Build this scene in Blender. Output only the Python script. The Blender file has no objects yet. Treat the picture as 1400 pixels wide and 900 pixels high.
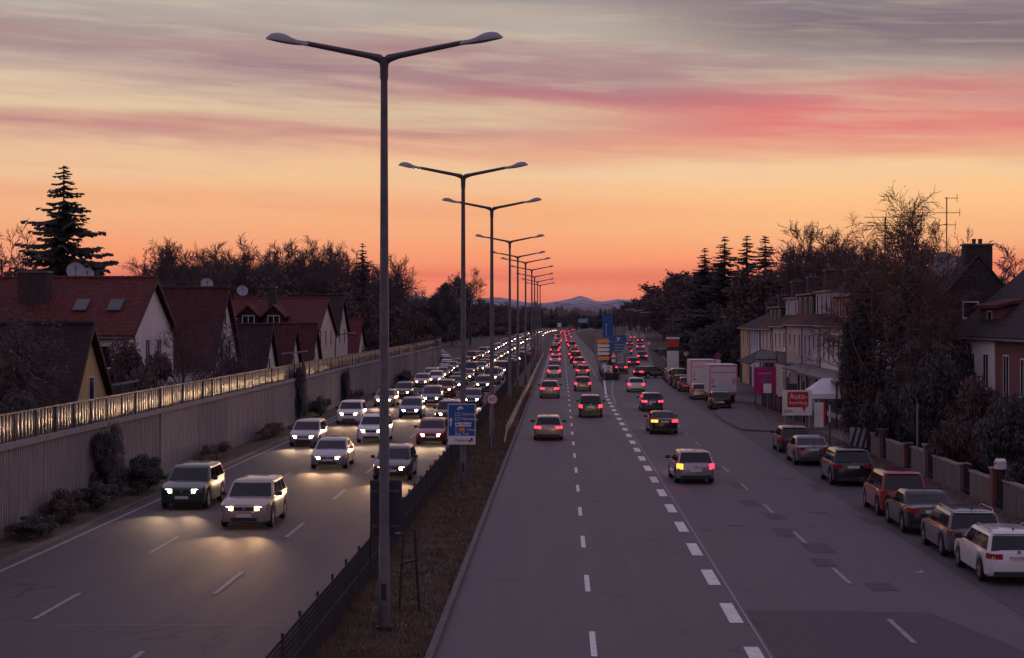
import bpy, math, random
from mathutils import Vector, Matrix, noise as mnoise

S = bpy.context.scene
COL = S.collection
PI = math.pi
R = math.radians


def lin(r, g, b):
    return tuple(((c / 255) / 12.92 if c <= 10 else ((c / 255 + .055) / 1.055) ** 2.4) for c in (r, g, b)) + (1,)


# ------------------------------------------------------------------ camera, sky, sun, exposure
CAM_Z = 7.5
cam_d = bpy.data.cameras.new('camera')
cam = bpy.data.objects.new('camera', cam_d); COL.objects.link(cam)
cam_d.sensor_width = 36; cam_d.lens = 59.9
cam_d.clip_start = .5; cam_d.clip_end = 120000
cam.location = (0, 0, CAM_Z)
cam.rotation_euler = (R(90 - .37), 0, R(1.647))
S.camera = cam

S.view_settings.view_transform = 'Standard'
S.view_settings.look = 'None'
S.view_settings.exposure = 0
S.view_settings.gamma = 1
S.cycles.use_denoising = True
S.cycles.max_bounces = 5
S.cycles.transparent_max_bounces = 8
S.cycles.sample_clamp_indirect = 4
S.cycles.use_light_tree = True
try:
    S.cycles.denoiser = 'OPENIMAGEDENOISE'
except Exception:
    pass


class NT:
    """tiny node helper"""
    def __init__(s, tree): s.t = tree
    def n(s, typ, **kw):
        x = s.t.nodes.new(typ)
        for k, v in kw.items(): setattr(x, k, v)
        return x
    def link(s, a, b): s.t.links.new(a, b)
    def math(s, op, a, b=None, c=None, clamp=False):
        x = s.n('ShaderNodeMath', operation=op); x.use_clamp = clamp
        for i, v in enumerate((a, b, c)):
            if v is None: continue
            if isinstance(v, (int, float)): x.inputs[i].default_value = v
            else: s.link(v, x.inputs[i])
        return x.outputs[0]
    def mix(s, fac, a, b, mode='MIX'):
        x = s.n('ShaderNodeMix', data_type='RGBA', blend_type=mode)
        for k, v in ((0, fac), (6, a), (7, b)):
            if isinstance(v, (int, float, tuple)): x.inputs[k].default_value = v
            else: s.link(v, x.inputs[k])
        return x.outputs[2]
    def ramp(s, fac, stops):
        x = s.n('ShaderNodeValToRGB'); e = x.color_ramp.elements
        while len(e) < len(stops): e.new(.5)
        for i, (p, c) in enumerate(stops):
            e[i].position = p; e[i].color = c
        s.link(fac, x.inputs[0]); return x.outputs[0]
    def noise(s, vec, scale, detail=4, rough=.55, dist=0):
        x = s.n('ShaderNodeTexNoise'); x.inputs['Scale'].default_value = scale
        x.inputs['Detail'].default_value = detail; x.inputs['Roughness'].default_value = rough
        x.inputs['Distortion'].default_value = dist
        if vec is not None: s.link(vec, x.inputs['Vector'])
        return x.outputs[0]


SUN_EL, SUN_ROT = R(-2.5), R(14)
world = bpy.data.worlds.new('World'); S.world = world
world.use_nodes = True
w = NT(world.node_tree); w.t.nodes.clear()
tc = w.n('ShaderNodeTexCoord'); sx = w.n('ShaderNodeSeparateXYZ'); w.link(tc.outputs['Generated'], sx.inputs[0])
X, Y, Z = sx.outputs
az = w.math('ARCTAN2', X, Y)
el = w.math('ARCSINE', Z)
cmb = w.n('ShaderNodeCombineXYZ')
w.link(w.math('MULTIPLY', az, 3.2), cmb.inputs[0]); w.link(w.math('MULTIPLY_ADD', az, 1.5, w.math('MULTIPLY', el, 34)), cmb.inputs[1])
V1 = cmb.outputs[0]
n1 = w.noise(V1, 1.0, 7, .58, .35)
n2 = w.noise(V1, 2.6, 6, .6, .2)
cmb2 = w.n('ShaderNodeCombineXYZ')
w.link(w.math('MULTIPLY', az, 9), cmb2.inputs[0]); w.link(w.math('MULTIPLY_ADD', az, 6, w.math('MULTIPLY', el, 120)), cmb2.inputs[1])
n3 = w.noise(cmb2.outputs[0], 1.0, 5, .6, .3)
fac = w.math('MULTIPLY', el, 2.5, clamp=True)
warm = w.ramp(fac, [(0, lin(262, 116, 84)), (.028, lin(276, 140, 94)), (.075, lin(264, 152, 106)), (.135, lin(254, 178, 126)),
                    (.2, lin(250, 197, 148)), (.255, lin(242, 199, 158)), (.325, lin(226, 196, 166)), (.4, lin(198, 184, 166)),
                    (.475, lin(174, 166, 158)), (.64, lin(152, 144, 160)), (1, lin(142, 134, 170))])
cold = w.ramp(fac, [(0, lin(124, 104, 134)), (.2, lin(142, 118, 150)), (.5, lin(140, 127, 162)), (1, lin(136, 131, 172))])
wf = w.math('POWER', w.math('MULTIPLY_ADD', Y, .5, .5, clamp=True), 1.6)
sky = w.mix(wf, cold, warm)
# slow brightness drift of the high thin cloud
sky = w.mix(w.math('MULTIPLY', w.math('SUBTRACT', n2, .42, clamp=True), .9), sky, lin(226, 182, 156))


def band(c, slope, width, col, strength, lo=None, hi=None, soft=.08, nz=None, amp=.02, tex=.5):
    """a drawn-out streak of cloud along the sky, in azimuth and elevation"""
    global sky
    nz = nz or n1
    e = w.math('SUBTRACT', el, w.math('MULTIPLY_ADD', az, slope, c))
    e = w.math('ADD', e, w.math('MULTIPLY', w.math('SUBTRACT', nz, .5), amp))
    g = w.math('DIVIDE', e, width)
    g = w.math('EXPONENT', w.math('MULTIPLY', w.math('MULTIPLY', g, g), -1))
    f = w.math('MULTIPLY', g, strength)
    t = w.math('MULTIPLY_ADD', w.math('SUBTRACT', n2, .5), 2.6 * tex, 1.0 - .25 * tex, clamp=True)
    t2 = w.math('MULTIPLY_ADD', w.math('SUBTRACT', n3, .5), 1.2 * tex, 1, clamp=True)
    f = w.math('MULTIPLY', w.math('MULTIPLY', f, t), t2)
    for lim, sg in ((lo, 1), (hi, -1)):
        if lim is not None:
            m = w.n('ShaderNodeMapRange'); m.interpolation_type = 'SMOOTHSTEP'
            w.link(az, m.inputs[0]); m.inputs[1].default_value = lim - soft; m.inputs[2].default_value = lim + soft
            if sg < 0: m.inputs[3].default_value = 1; m.inputs[4].default_value = 0
            f = w.math('MULTIPLY', f, m.outputs[0])
    sky = w.mix(f, sky, lin(*col))


band(.165, 0, .010, (148, 140, 140), .55, hi=-.05, soft=.2, tex=.9)
band(.189, .01, .006, (140, 134, 138), .5, lo=-.1, soft=.1, tex=.9)
band(.134, -.07, .015, (156, 124, 134), 1.0, hi=.12, soft=.1, amp=.04, tex=.55)
band(.127, -.05, .011, (182, 108, 120), 1.0, lo=-.09, hi=.16, soft=.09, amp=.035, tex=.4)
band(.113, -.02, .017, (226, 116, 116), 1.0, lo=.03, soft=.1, amp=.035, tex=.35)
band(.098, -.03, .007, (224, 126, 112), .9, lo=.0, soft=.1, amp=.03, tex=.6)
band(.106, -.02, .0085, (198, 136, 130), .95, hi=.0, soft=.1, amp=.035, tex=.5)
band(.151, -.03, .008, (178, 146, 142), .7, hi=.1, soft=.12, amp=.05, tex=.9)
band(.145, -.03, .006, (168, 126, 132), .7, lo=-.16, hi=.12, soft=.08, amp=.05, tex=.8)
band(.094, -.04, .006, (226, 140, 116), .7, lo=-.12, soft=.1, amp=.03)
band(.137, -.03, .0075, (216, 108, 116), .75, lo=.13, soft=.1, amp=.03, tex=.6)
band(.088, -.02, .009, (246, 214, 172), .85, lo=-.02, soft=.12, amp=.03, tex=.4)
band(.118, -.02, .007, (226, 200, 162), .75, hi=.02, soft=.12, amp=.04, tex=.5)
band(.176, -.05, .026, (116, 102, 114), 1.0, lo=.075, soft=.09, amp=.016, tex=.12)
band(.200, 0, .022, (122, 110, 120), .9, lo=-.02, soft=.12, amp=.03, tex=.4)
band(.062, -.03, .006, (244, 160, 118), .5, amp=.03)
band(.066, 0, .026, (264, 206, 140), .6, lo=.05, soft=.12, amp=.01, tex=.3)
band(.024, -.01, .0045, (232, 112, 96), .6, amp=.02)
band(.028, 0, .006, (234, 118, 98), .5, lo=.05, amp=.02)
m_ = w.n('ShaderNodeMapRange'); m_.interpolation_type = 'SMOOTHSTEP'; w.link(el, m_.inputs[0]); m_.inputs[1].default_value = .055; m_.inputs[2].default_value = .13
wisp = w.math('MULTIPLY', w.math('MULTIPLY', w.math('SUBTRACT', n3, .42, clamp=True), 2.6, clamp=True), w.math('MULTIPLY', w.math('SUBTRACT', n1, .40, clamp=True), 3.2, clamp=True))
sky = w.mix(w.math('MULTIPLY', w.math('MULTIPLY', wisp, m_.outputs[0]), .75), sky, lin(168, 132, 138))
wisp2 = w.math('MULTIPLY', w.math('SUBTRACT', .5, n3, clamp=True), w.math('MULTIPLY', m_.outputs[0], 1.1))
sky = w.mix(wisp2, sky, lin(236, 214, 180))
bg = w.n('ShaderNodeBackground'); w.link(sky, bg.inputs[0]); bg.inputs[1].default_value = 1.0
nish = w.n('ShaderNodeTexSky'); nish.sky_type = 'NISHITA'; nish.sun_disc = False
nish.sun_elevation = SUN_EL; nish.sun_rotation = SUN_ROT
bg2 = w.n('ShaderNodeBackground'); w.link(nish.outputs[0], bg2.inputs[0]); bg2.inputs[1].default_value = .05
add = w.n('ShaderNodeAddShader'); w.link(bg.outputs[0], add.inputs[0]); w.link(bg2.outputs[0], add.inputs[1])
wo = w.n('ShaderNodeOutputWorld'); w.link(add.outputs[0], wo.inputs[0])

sun_d = bpy.data.lights.new('sun', 'SUN'); sun_d.energy = .12; sun_d.angle = R(12); sun_d.color = (1, .55, .4)
sun = bpy.data.objects.new('sun', sun_d); COL.objects.link(sun)
sun.rotation_euler = (R(90) - R(3), 0, PI - SUN_ROT)


# ------------------------------------------------------------------ materials
def mat(name, col, rough=.8, metal=0, vary=.25, scale=1.5, bump=0, bscale=30, coat=0, spec=.5, emit=None, estr=0, coords='Object'):
    m = bpy.data.materials.new(name); m.use_nodes = True
    n = NT(m.node_tree); b = n.t.nodes['Principled BSDF']
    c = tuple(col[:3]) + (1,)
    tcx = n.n('ShaderNodeTexCoord').outputs[coords]
    if vary:
        nz = n.noise(tcx, scale, 5, .6)
        lo = tuple(max(0, x * (1 - vary)) for x in c[:3]) + (1,)
        hi = tuple(min(1, x * (1 + vary)) for x in c[:3]) + (1,)
        n.link(n.ramp(nz, [(.3, lo), (.7, hi)]), b.inputs['Base Color'])
    else:
        b.inputs['Base Color'].default_value = c
    b.inputs['Roughness'].default_value = rough
    b.inputs['Metallic'].default_value = metal
    b.inputs['Specular IOR Level'].default_value = spec
    if coat:
        b.inputs['Coat Weight'].default_value = coat; b.inputs['Coat Roughness'].default_value = .06
    if emit:
        b.inputs['Emission Color'].default_value = tuple(emit) + (1,); b.inputs['Emission Strength'].default_value = estr
    if bump:
        bn = n.n('ShaderNodeBump'); bn.inputs['Strength'].default_value = bump; bn.inputs['Distance'].default_value = .05
        n.link(n.noise(tcx, bscale, 4), bn.inputs['Height']); n.link(bn.outputs[0], b.inputs['Normal'])
    return m


def asphalt(name, col, rough, worn=.32, lanes=None):
    m = bpy.data.materials.new(name); m.use_nodes = True
    n = NT(m.node_tree); b = n.t.nodes['Principled BSDF']
    g = n.n('ShaderNodeTexCoord').outputs['Object']
    mp = n.n('ShaderNodeMapping'); mp.inputs['Scale'].default_value = (1, .022, 1); n.link(g, mp.inputs[0])
    long_ = n.noise(mp.outputs[0], 1.3, 5, .62)
    mid = n.noise(g, 2.2, 5, .7)
    big = n.noise(g, .14, 4, .6)
    fine = n.noise(g, 14, 3, .7)
    c = tuple(col) + (1,)
    k = n.ramp(long_, [(.3, tuple(x * (1 - worn) for x in col) + (1,)), (.7, tuple(x * (1 + worn) for x in col) + (1,))])
    k = n.mix(n.math('MULTIPLY', n.math('SUBTRACT', big, .45, clamp=True), 1.6), k, tuple(x * .62 for x in col) + (1,))
    k = n.mix(.3, k, n.ramp(mid, [(.32, tuple(x * .5 for x in col) + (1,)), (.7, tuple(x * 1.5 for x in col) + (1,))]))
    k = n.mix(.35, k, n.ramp(fine, [(.3, tuple(x * .55 for x in col) + (1,)), (.7, tuple(x * 1.5 for x in col) + (1,))]))
    # hairline cracks
    vo = n.n('ShaderNodeTexVoronoi', feature='DISTANCE_TO_EDGE'); vo.inputs['Scale'].default_value = .16
    mw = n.n('ShaderNodeMapping'); n.link(g, mw.inputs[0])
    ds = n.n('ShaderNodeVectorMath', operation='MULTIPLY_ADD')
    nzv = n.n('ShaderNodeTexNoise'); nzv.inputs['Scale'].default_value = .8; n.link(g, nzv.inputs['Vector'])
    n.link(nzv.outputs['Color'], ds.inputs[0]); ds.inputs[1].default_value = (2.2, 2.2, 0); n.link(g, ds.inputs[2])
    n.link(ds.outputs[0], vo.inputs['Vector'])
    cr = n.math('LESS_THAN', vo.outputs['Distance'], .008)
    cr = n.math('MULTIPLY', cr, n.math('GREATER_THAN', big, .52))
    k = n.mix(n.math('MULTIPLY', cr, .65), k, tuple(x * .35 for x in col) + (1,))
    n.link(k, b.inputs['Base Color'])
    n.link(n.math('MULTIPLY_ADD', long_, .25, rough - .12), b.inputs['Roughness'])
    bn = n.n('ShaderNodeBump'); bn.inputs['Strength'].default_value = .35; bn.inputs['Distance'].default_value = .02
    n.link(n.noise(g, 40, 3), bn.inputs['Height']); n.link(bn.outputs[0], b.inputs['Normal'])
    return m


def tiles(name, col, axis='Y', row=.33, colw=.24, vary=.3):
    """roof tiles: rows along the ridge, joints down the slope (Object coordinates)"""
    m = bpy.data.materials.new(name); m.use_nodes = True
    n = NT(m.node_tree); b = n.t.nodes['Principled BSDF']
    g = n.n('ShaderNodeTexCoord').outputs['Object']; sp = n.n('ShaderNodeSeparateXYZ'); n.link(g, sp.inputs[0])
    u = sp.outputs[1] if axis == 'Y' else sp.outputs[0]
    v = sp.outputs[2]
    ru = n.math('FRACT', n.math('DIVIDE', u, colw)); rv = n.math('FRACT', n.math('DIVIDE', v, row * .6))
    h = n.math('ADD', n.math('MULTIPLY', n.math('ABSOLUTE', n.math('SUBTRACT', ru, .5)), -1.2), n.math('MULTIPLY', rv, -1))
    nz = n.noise(g, 3.5, 5, .65); big = n.noise(g, .5, 3)
    k = n.ramp(nz, [(.3, tuple(x * (1 - vary) for x in col) + (1,)), (.72, tuple(min(1, x * (1 + vary)) for x in col) + (1,))])
    k = n.mix(n.math('MULTIPLY', n.math('SUBTRACT', big, .5, clamp=True), 2), k, (col[0] * .4, col[1] * .55, col[2] * .5, 1))
    k = n.mix(n.math('MULTIPLY', n.math('LESS_THAN', rv, .16), .5), k, tuple(x * .3 for x in col) + (1,))
    n.link(k, b.inputs['Base Color']); b.inputs['Roughness'].default_value = .7; b.inputs['Specular IOR Level'].default_value = .12
    bn = n.n('ShaderNodeBump'); bn.inputs['Strength'].default_value = .9; bn.inputs['Distance'].default_value = .06
    n.link(h, bn.inputs['Height']); n.link(bn.outputs[0], b.inputs['Normal'])
    return m


def plaster(name, col, vary=.14):
    m = bpy.data.materials.new(name); m.use_nodes = True
    n = NT(m.node_tree); b = n.t.nodes['Principled BSDF']
    g = n.n('ShaderNodeTexCoord').outputs['Object']
    mp = n.n('ShaderNodeMapping'); mp.inputs['Scale'].default_value = (3, 3, .35); n.link(g, mp.inputs[0])
    st = n.noise(mp.outputs[0], 1.2, 5, .65)
    k = n.ramp(st, [(.3, tuple(x * (1 - vary * 1.6) for x in col) + (1,)), (.62, tuple(col) + (1,)), (.8, tuple(min(1, x * (1 + vary)) for x in col) + (1,))])
    n.link(k, b.inputs['Base Color']); b.inputs['Roughness'].default_value = .9
    bn = n.n('ShaderNodeBump'); bn.inputs['Strength'].default_value = .3; bn.inputs['Distance'].default_value = .02
    n.link(n.noise(g, 22, 3), bn.inputs['Height']); n.link(bn.outputs[0], b.inputs['Normal'])
    return m


M = {}
M['asphalt_main'] = asphalt('asphalt_main', (.075, .066, .078), .62)
M['asphalt_left'] = asphalt('asphalt_left', (.072, .061, .07), .74)
M['asphalt_street'] = asphalt('asphalt_street', (.098, .084, .092), .68)
M['asphalt_patch'] = asphalt('asphalt_patch', (.055, .047, .055), .7)
M['pavement'] = asphalt('pavement_slabs', (.1, .085, .085), .8)
M['cobble'] = mat('cobble', (.075, .062, .068), .75, vary=.5, scale=5, bump=.8, bscale=9)
M['kerb'] = mat('kerb_stone', (.115, .1, .105), .85, vary=.3, scale=3)
M['soil'] = mat('soil', (.055, .04, .03), .95, vary=.4, scale=.5, bump=.6, bscale=6)
M['verge'] = mat('verge', (.085, .062, .042), .95, vary=.5, scale=1.2, bump=.8, bscale=8)
M['grass'] = mat('dry_grass', (.13, .088, .05), .9, vary=.5, scale=.9)
M['paint'] = mat('road_paint', (.72, .68, .64), .7, vary=.22, scale=4)
M['paint_old'] = mat('worn_road_paint', (.3, .27, .265), .75, vary=.4, scale=5)
M['concrete'] = plaster('noise_wall_concrete', (.33, .29, .28), .25)
M['coping'] = plaster('coping_concrete', (.34, .3, .28), .2)
M['steel'] = mat('galvanised_steel', (.3, .29, .31), .42, metal=.7, vary=.2, scale=6)
M['pole'] = mat('lamp_pole_steel', (.085, .077, .088), .5, metal=.2, vary=.3, scale=2.5)
M['pole_dark'] = mat('dark_fence_metal', (.035, .032, .038), .55, metal=.4, vary=.3, scale=4)
M['lamp_shell'] = mat('lamp_shell', (.3, .29, .31), .45, metal=.2, vary=.15, scale=4)
M['lamp_glass'] = mat('lamp_glass', (.22, .2, .2), .2, vary=.1)
M['sign_back'] = mat('sign_back', (.028, .026, .036), .55, vary=.2)
M['sign_blue'] = mat('sign_blue', (.012, .085, .30), .4, vary=.1)
M['sign_white'] = mat('sign_white', (.72, .7, .68), .45, vary=.1)
M['sign_red'] = mat('sign_red', (.5, .02, .03), .4, vary=.1)
M['sign_black'] = mat('sign_black', (.015, .015, .018), .5, vary=.1)
M['sign_orange'] = mat('sign_orange', (.75, .28, .03), .45, vary=.1)
M['sign_green'] = mat('sign_green', (.03, .22, .10), .5, vary=.1)
M['magenta'] = mat('magenta_board', (.42, .015, .14), .5, vary=.15)
M['black'] = mat('black_rubber', (.014, .013, .015), .8, vary=.2)
M['trim'] = mat('black_trim', (.02, .02, .023), .5, vary=.15)
M['rim'] = mat('alloy_rim', (.42, .42, .44), .32, metal=.9, vary=.1)
M['car_glass'] = mat('car_glass', (.01, .011, .014), .04, vary=.6, scale=2.5, spec=.5)
M['plate'] = mat('number_plate', (.62, .6, .57), .5, vary=.06)
M['lamp_red_off'] = mat('red_lens', (.32, .008, .014), .2, vary=.05, coat=.6)
M['lamp_clear'] = mat('clear_lens', (.5, .5, .52), .15, vary=.05, coat=.6)
M['head_warm'] = mat('headlight_warm', (.8, .7, .6), .3, vary=0, emit=(1, .56, .26), estr=36)
M['head_white'] = mat('headlight_white', (.8, .8, .8), .3, vary=0, emit=(1, .78, .52), estr=42)
M['tail_lit'] = mat('tail_light_lit', (.5, .01, .02), .3, vary=0, emit=(1, .02, .035), estr=6)
M['blinker_lit'] = mat('indicator_lit', (.6, .2, .02), .3, vary=0, emit=(1, .22, .02), estr=6)
M['win_glass'] = mat('window_glass', (.018, .018, .024), .06, vary=0, spec=.8)
M['win_frame'] = mat('window_frame_white', (.62, .6, .58), .6, vary=.1)
M['gutter'] = mat('gutter_zinc', (.12, .11, .12), .5, metal=.5, vary=.2)
M['bark'] = mat('bark', (.065, .05, .048), .95, vary=.4, scale=3)
M['bark_birch'] = mat('bark_birch', (.16, .13, .12), .9, vary=.6, scale=4)
M['twig'] = mat('twigs', (.1, .072, .07), .95, vary=.3, scale=.6)
M['twig_red'] = mat('reddish_twigs', (.12, .062, .046), .95, vary=.4, scale=.6)
M['needle'] = mat('spruce_needles', (.045, .047, .046), .9, vary=.5, scale=.8)
M['leaf_dark'] = mat('evergreen_leaves', (.075, .073, .076), .8, vary=.6, scale=1.1)
M['leaf_brown'] = mat('withered_leaves', (.115, .078, .072), .9, vary=.55, scale=.9)
M['leaf_rust'] = mat('rust_leaves', (.17, .085, .065), .9, vary=.5, scale=.9)
M['leaf_litter'] = mat('leaf_litter', (.16, .055, .035), .9, vary=.6, scale=2)
M['tile_red'] = tiles('tile_red', (.115, .028, .026), 'X', vary=.5)
M['tile_red_y'] = tiles('tile_red_y', (.12, .035, .03), 'Y', vary=.5)
M['tile_dark'] = tiles('tile_dark', (.042, .024, .026), 'X', vary=.5)
M['tile_wine'] = tiles('tile_wine', (.075, .021, .024), 'X', vary=.5)
M['tile_dark_y'] = tiles('tile_dark_y', (.045, .034, .037), 'Y', vary=.5)
M['slate'] = tiles('slate_shingle', (.045, .036, .04), 'X', .3, .3)
for k, c in dict(white=(.72, .67, .65), grey=(.42, .4, .45), cream=(.66, .56, .45), yellow=(.62, .42, .2), beige=(.56, .46, .4),
                 bluewhite=(.56, .57, .64), pink=(.19, .08, .075), brick=(.24, .09, .07), warmwhite=(.6, .53, .47)).items():
    M['wall_' + k] = plaster('plaster_' + k, c)
M['brick_dark'] = mat('chimney_brick', (.05, .035, .035), .9, vary=.4, scale=4)
M['wood'] = mat('dark_timber', (.03, .02, .018), .8, vary=.3)
M['garden_wall'] = plaster('garden_wall_concrete', (.2, .165, .15), .35)
M['tent'] = mat('white_canvas', (.7, .68, .68), .8, vary=.08)
M['awning'] = mat('awning_dark', (.03, .02, .025), .8, vary=.2)
M['truck_white'] = mat('truck_box_white', (.55, .52, .54), .5, vary=.08)
PAINTS = {}
for k, c, me in (('black', (.012, .012, .015), .2), ('anthracite', (.045, .045, .055), .4), ('silver', (.34, .34, .36), .6), ('grey', (.13, .13, .15), .5),
                 ('white', (.68, .67, .67), 0), ('red', (.24, .004, .01), .1), ('blue', (.02, .045, .14), .3), ('beige', (.36, .3, .24), .3),
                 ('dark green', (.015, .05, .035), .2)):
    PAINTS[k] = mat('paint_' + k.replace(' ', '_'), c, .28, metal=me, vary=.04, coat=.9)


# ------------------------------------------------------------------ mesh builder
class MB:
    def __init__(s): s.v = []; s.f = []; s.m = []; s.mi = 0
    def add(s, vs, fs):
        o = len(s.v); s.v.extend(vs); s.f.extend([tuple(i + o for i in f) for f in fs]); s.m.extend([s.mi] * len(fs)); return s
    def box(s, x0, y0, z0, x1, y1, z1):
        return s.add([(x0, y0, z0), (x1, y0, z0), (x1, y1, z0), (x0, y1, z0), (x0, y0, z1), (x1, y0, z1), (x1, y1, z1), (x0, y1, z1)],
                     [(3, 2, 1, 0), (4, 5, 6, 7), (0, 1, 5, 4), (1, 2, 6, 5), (2, 3, 7, 6), (3, 0, 4, 7)])
    def cbox(s, c, d): return s.box(c[0] - d[0] / 2, c[1] - d[1] / 2, c[2] - d[2] / 2, c[0] + d[0] / 2, c[1] + d[1] / 2, c[2] + d[2] / 2)
    def quad(s, *p): return s.add(list(p), [tuple(range(len(p)))])
    def tube(s, pts, rad, n=6, caps=True):
        pts = [Vector(p) for p in pts]; k = len(pts)
        if isinstance(rad, (int, float)): rad = [rad] * k
        o = len(s.v); ref = Vector((0, 0, 1)); d0 = (pts[-1] - pts[0])
        if d0.length and abs(d0.normalized().z) > .9: ref = Vector((1, 0, 0))
        for i, p in enumerate(pts):
            d = (pts[min(i + 1, k - 1)] - pts[max(i - 1, 0)])
            d = d.normalized() if d.length > 1e-9 else Vector((0, 0, 1))
            a = d.cross(ref); a = a.normalized() if a.length > 1e-6 else Vector((1, 0, 0)); b = d.cross(a)
            for j in range(n):
                t = 2 * PI * j / n; q = p + (a * math.cos(t) + b * math.sin(t)) * rad[i]; s.v.append((q.x, q.y, q.z))
        fs = []
        for i in range(k - 1):
            for j in range(n):
                fs.append((o + i * n + j, o + i * n + (j + 1) % n, o + (i + 1) * n + (j + 1) % n, o + (i + 1) * n + j))
        if caps:
            fs.append(tuple(o + j for j in reversed(range(n)))); fs.append(tuple(o + (k - 1) * n + j for j in range(n)))
        s.f.extend(fs); s.m.extend([s.mi] * len(fs)); return s
    def prism(s, poly, axis, a, b):
        """extrude a polygon given in the plane across the axis"""
        def P(u, v, t): return {'x': (t, u, v), 'y': (u, t, v), 'z': (u, v, t)}[axis]
        n = len(poly)
        vs = [P(u, v, a) for u, v in poly] + [P(u, v, b) for u, v in poly]
        fs = [tuple(reversed(range(n))), tuple(range(n, 2 * n))] + [(i, (i + 1) % n, n + (i + 1) % n, n + i) for i in range(n)]
        return s.add(vs, fs)
    def disc(s, c, r, n=20, y=0, th=.02):
        """a coin facing -Y"""
        return s.prism([(c[0] + r * math.cos(2 * PI * i / n), c[2] + r * math.sin(2 * PI * i / n)) for i in range(n)], 'y', c[1] - th / 2, c[1] + th / 2)
    def build(s, name, mats, parent=None, smooth=False, loc=None):
        me = bpy.data.meshes.new(name); me.from_pydata(s.v, [], s.f); me.update()
        if not isinstance(mats, (list, tuple)): mats = [mats]
        for m_ in mats: me.materials.append(m_)
        if len(mats) > 1: me.polygons.foreach_set('material_index', s.m)
        if smooth:
            me.polygons.foreach_set('use_smooth', [True] * len(me.polygons))
            try: me.set_sharp_from_angle(angle=R(38))
            except Exception: pass
        o = bpy.data.objects.new(name, me); COL.objects.link(o)
        if parent is not None: o.parent = parent
        if loc: o.location = loc
        return o


def tag(o, label=None, cat=None, group=None, kind=None):
    if label: o['label'] = label
    if cat: o['category'] = cat
    if group: o['group'] = group
    if kind: o['kind'] = kind
    return o


def thing(name, label, cat, loc=(0, 0, 0), rz=0, group=None):
    o = bpy.data.objects.new(name, None); COL.objects.link(o); o.empty_display_size = .3
    o.location = loc; o.rotation_euler = (0, 0, rz)
    return tag(o, label, cat, group)


KIDS = {}
def kids_of(o):
    return [c for c in COL.objects if c.parent is o]


def copy_tree(o, kidmap):
    """a thing with copies of its parts and sub-parts (kidmap: parent -> list of children)"""
    c = o.copy(); COL.objects.link(c)
    for ch in kidmap.get(o, ()):
        d = copy_tree(ch, kidmap); d.parent = c
    return c


def kidmap_of(root):
    km = {}
    def walk(o):
        km[o] = list(o.children)
        for c in o.children: walk(c)
    walk(root); return km


def text(body, size, loc, material, parent, rot=(PI / 2, 0, 0), name='lettering', align='LEFT', ext=.004, sx_=1):
    c = bpy.data.curves.new(name, 'FONT'); c.body = body; c.size = size; c.extrude = ext; c.align_x = align; c.align_y = 'CENTER'
    c.resolution_u = 2; c.materials.append(material)
    o = bpy.data.objects.new(name, c); COL.objects.link(o); o.location = loc; o.rotation_euler = rot; o.scale = (sx_, 1, 1)
    bpy.context.view_layer.update()
    me = bpy.data.meshes.new_from_object(o); bpy.data.objects.remove(o)
    o = bpy.data.objects.new(name, me); COL.objects.link(o); o.location = loc; o.rotation_euler = rot; o.scale = (sx_, 1, 1)
    if parent is not None: o.parent = parent
    return o


ONES = ['first', 'second', 'third', 'fourth', 'fifth', 'sixth', 'seventh', 'eighth', 'ninth', 'tenth', 'eleventh', 'twelfth', 'thirteenth', 'fourteenth',
        'fifteenth', 'sixteenth', 'seventeenth', 'eighteenth', 'nineteenth', 'twentieth']
TENS = {2: 'twenty', 3: 'thirty', 4: 'forty', 5: 'fifty', 6: 'sixty', 7: 'seventy'}
def ordinal(n):
    if n <= 20: return ONES[n - 1]
    t, u = divmod(n, 10)
    return TENS[t][:-1] + 'ieth' if u == 0 else TENS[t] + '-' + ONES[u - 1]


# ------------------------------------------------------------------ the ground and the roads
def bend(y):   # the motorway swings to the right far away
    return 0 if y < 800 else 1.75e-4 * (y - 800) ** 2
def veer(y):   # the street beside it leaves it half right
    if y < 150: return 0
    if y < 260: return .045 * (y - 150) ** 2 / 220
    return .045 * (y - 205)


def ribbon(name, fl, fr, y0, y1, z, material, step=6, label=None):
    m = MB(); n = max(1, int((y1 - y0) / step)); ys = [y0 + (y1 - y0) * i / n for i in range(n + 1)]
    vs = []
    for y in ys: vs += [(fl(y), y, z), (fr(y), y, z)]
    m.add(vs, [(2 * i, 2 * i + 1, 2 * i + 3, 2 * i + 2) for i in range(n)])
    o = m.build(name, material); tag(o, label, kind='structure'); return o


g = MB()
nr = 48
rs = [60, 400, 1500, 6000, 45000]
g.add([(0, 0, -.03)] + [(r * math.cos(2 * PI * i / nr), r * math.sin(2 * PI * i / nr), -.03) for r in rs for i in range(nr)],
      [(0, 1 + i, 1 + (i + 1) % nr) for i in range(nr)] +
      [(1 + k * nr + i, 1 + (k + 1) * nr + i, 1 + (k + 1) * nr + (i + 1) % nr, 1 + k * nr + (i + 1) % nr) for k in range(len(rs) - 1) for i in range(nr)])
tag(g.build('ground', M['soil']), kind='structure')

LX0, LX1 = -17.0, -5.95
ribbon('left_carriageway_road', lambda y: LX0 + bend(y), lambda y: LX1 + bend(y), -60, 1400, 0, M['asphalt_left'])
ribbon('right_carriageway_road', lambda y: -2.8 + bend(y), lambda y: 4.62 + bend(y) + (0 if y < 212 else min((y - 212) * .022, 2.4)), -60, 1400, .004, M['asphalt_main'])
ribbon('street_road', lambda y: 4.6 + max(0, veer(y) - (1.5 if y > 205 else 0)), lambda y: 11.62 + veer(y) * 1.02, -60, 1000, 0, M['asphalt_street'])
ribbon('parking_strip_road', lambda y: 11.6 + veer(y) * 1.02, lambda y: 14.0 + veer(y), -60, 240, .008, M['cobble'])
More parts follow.
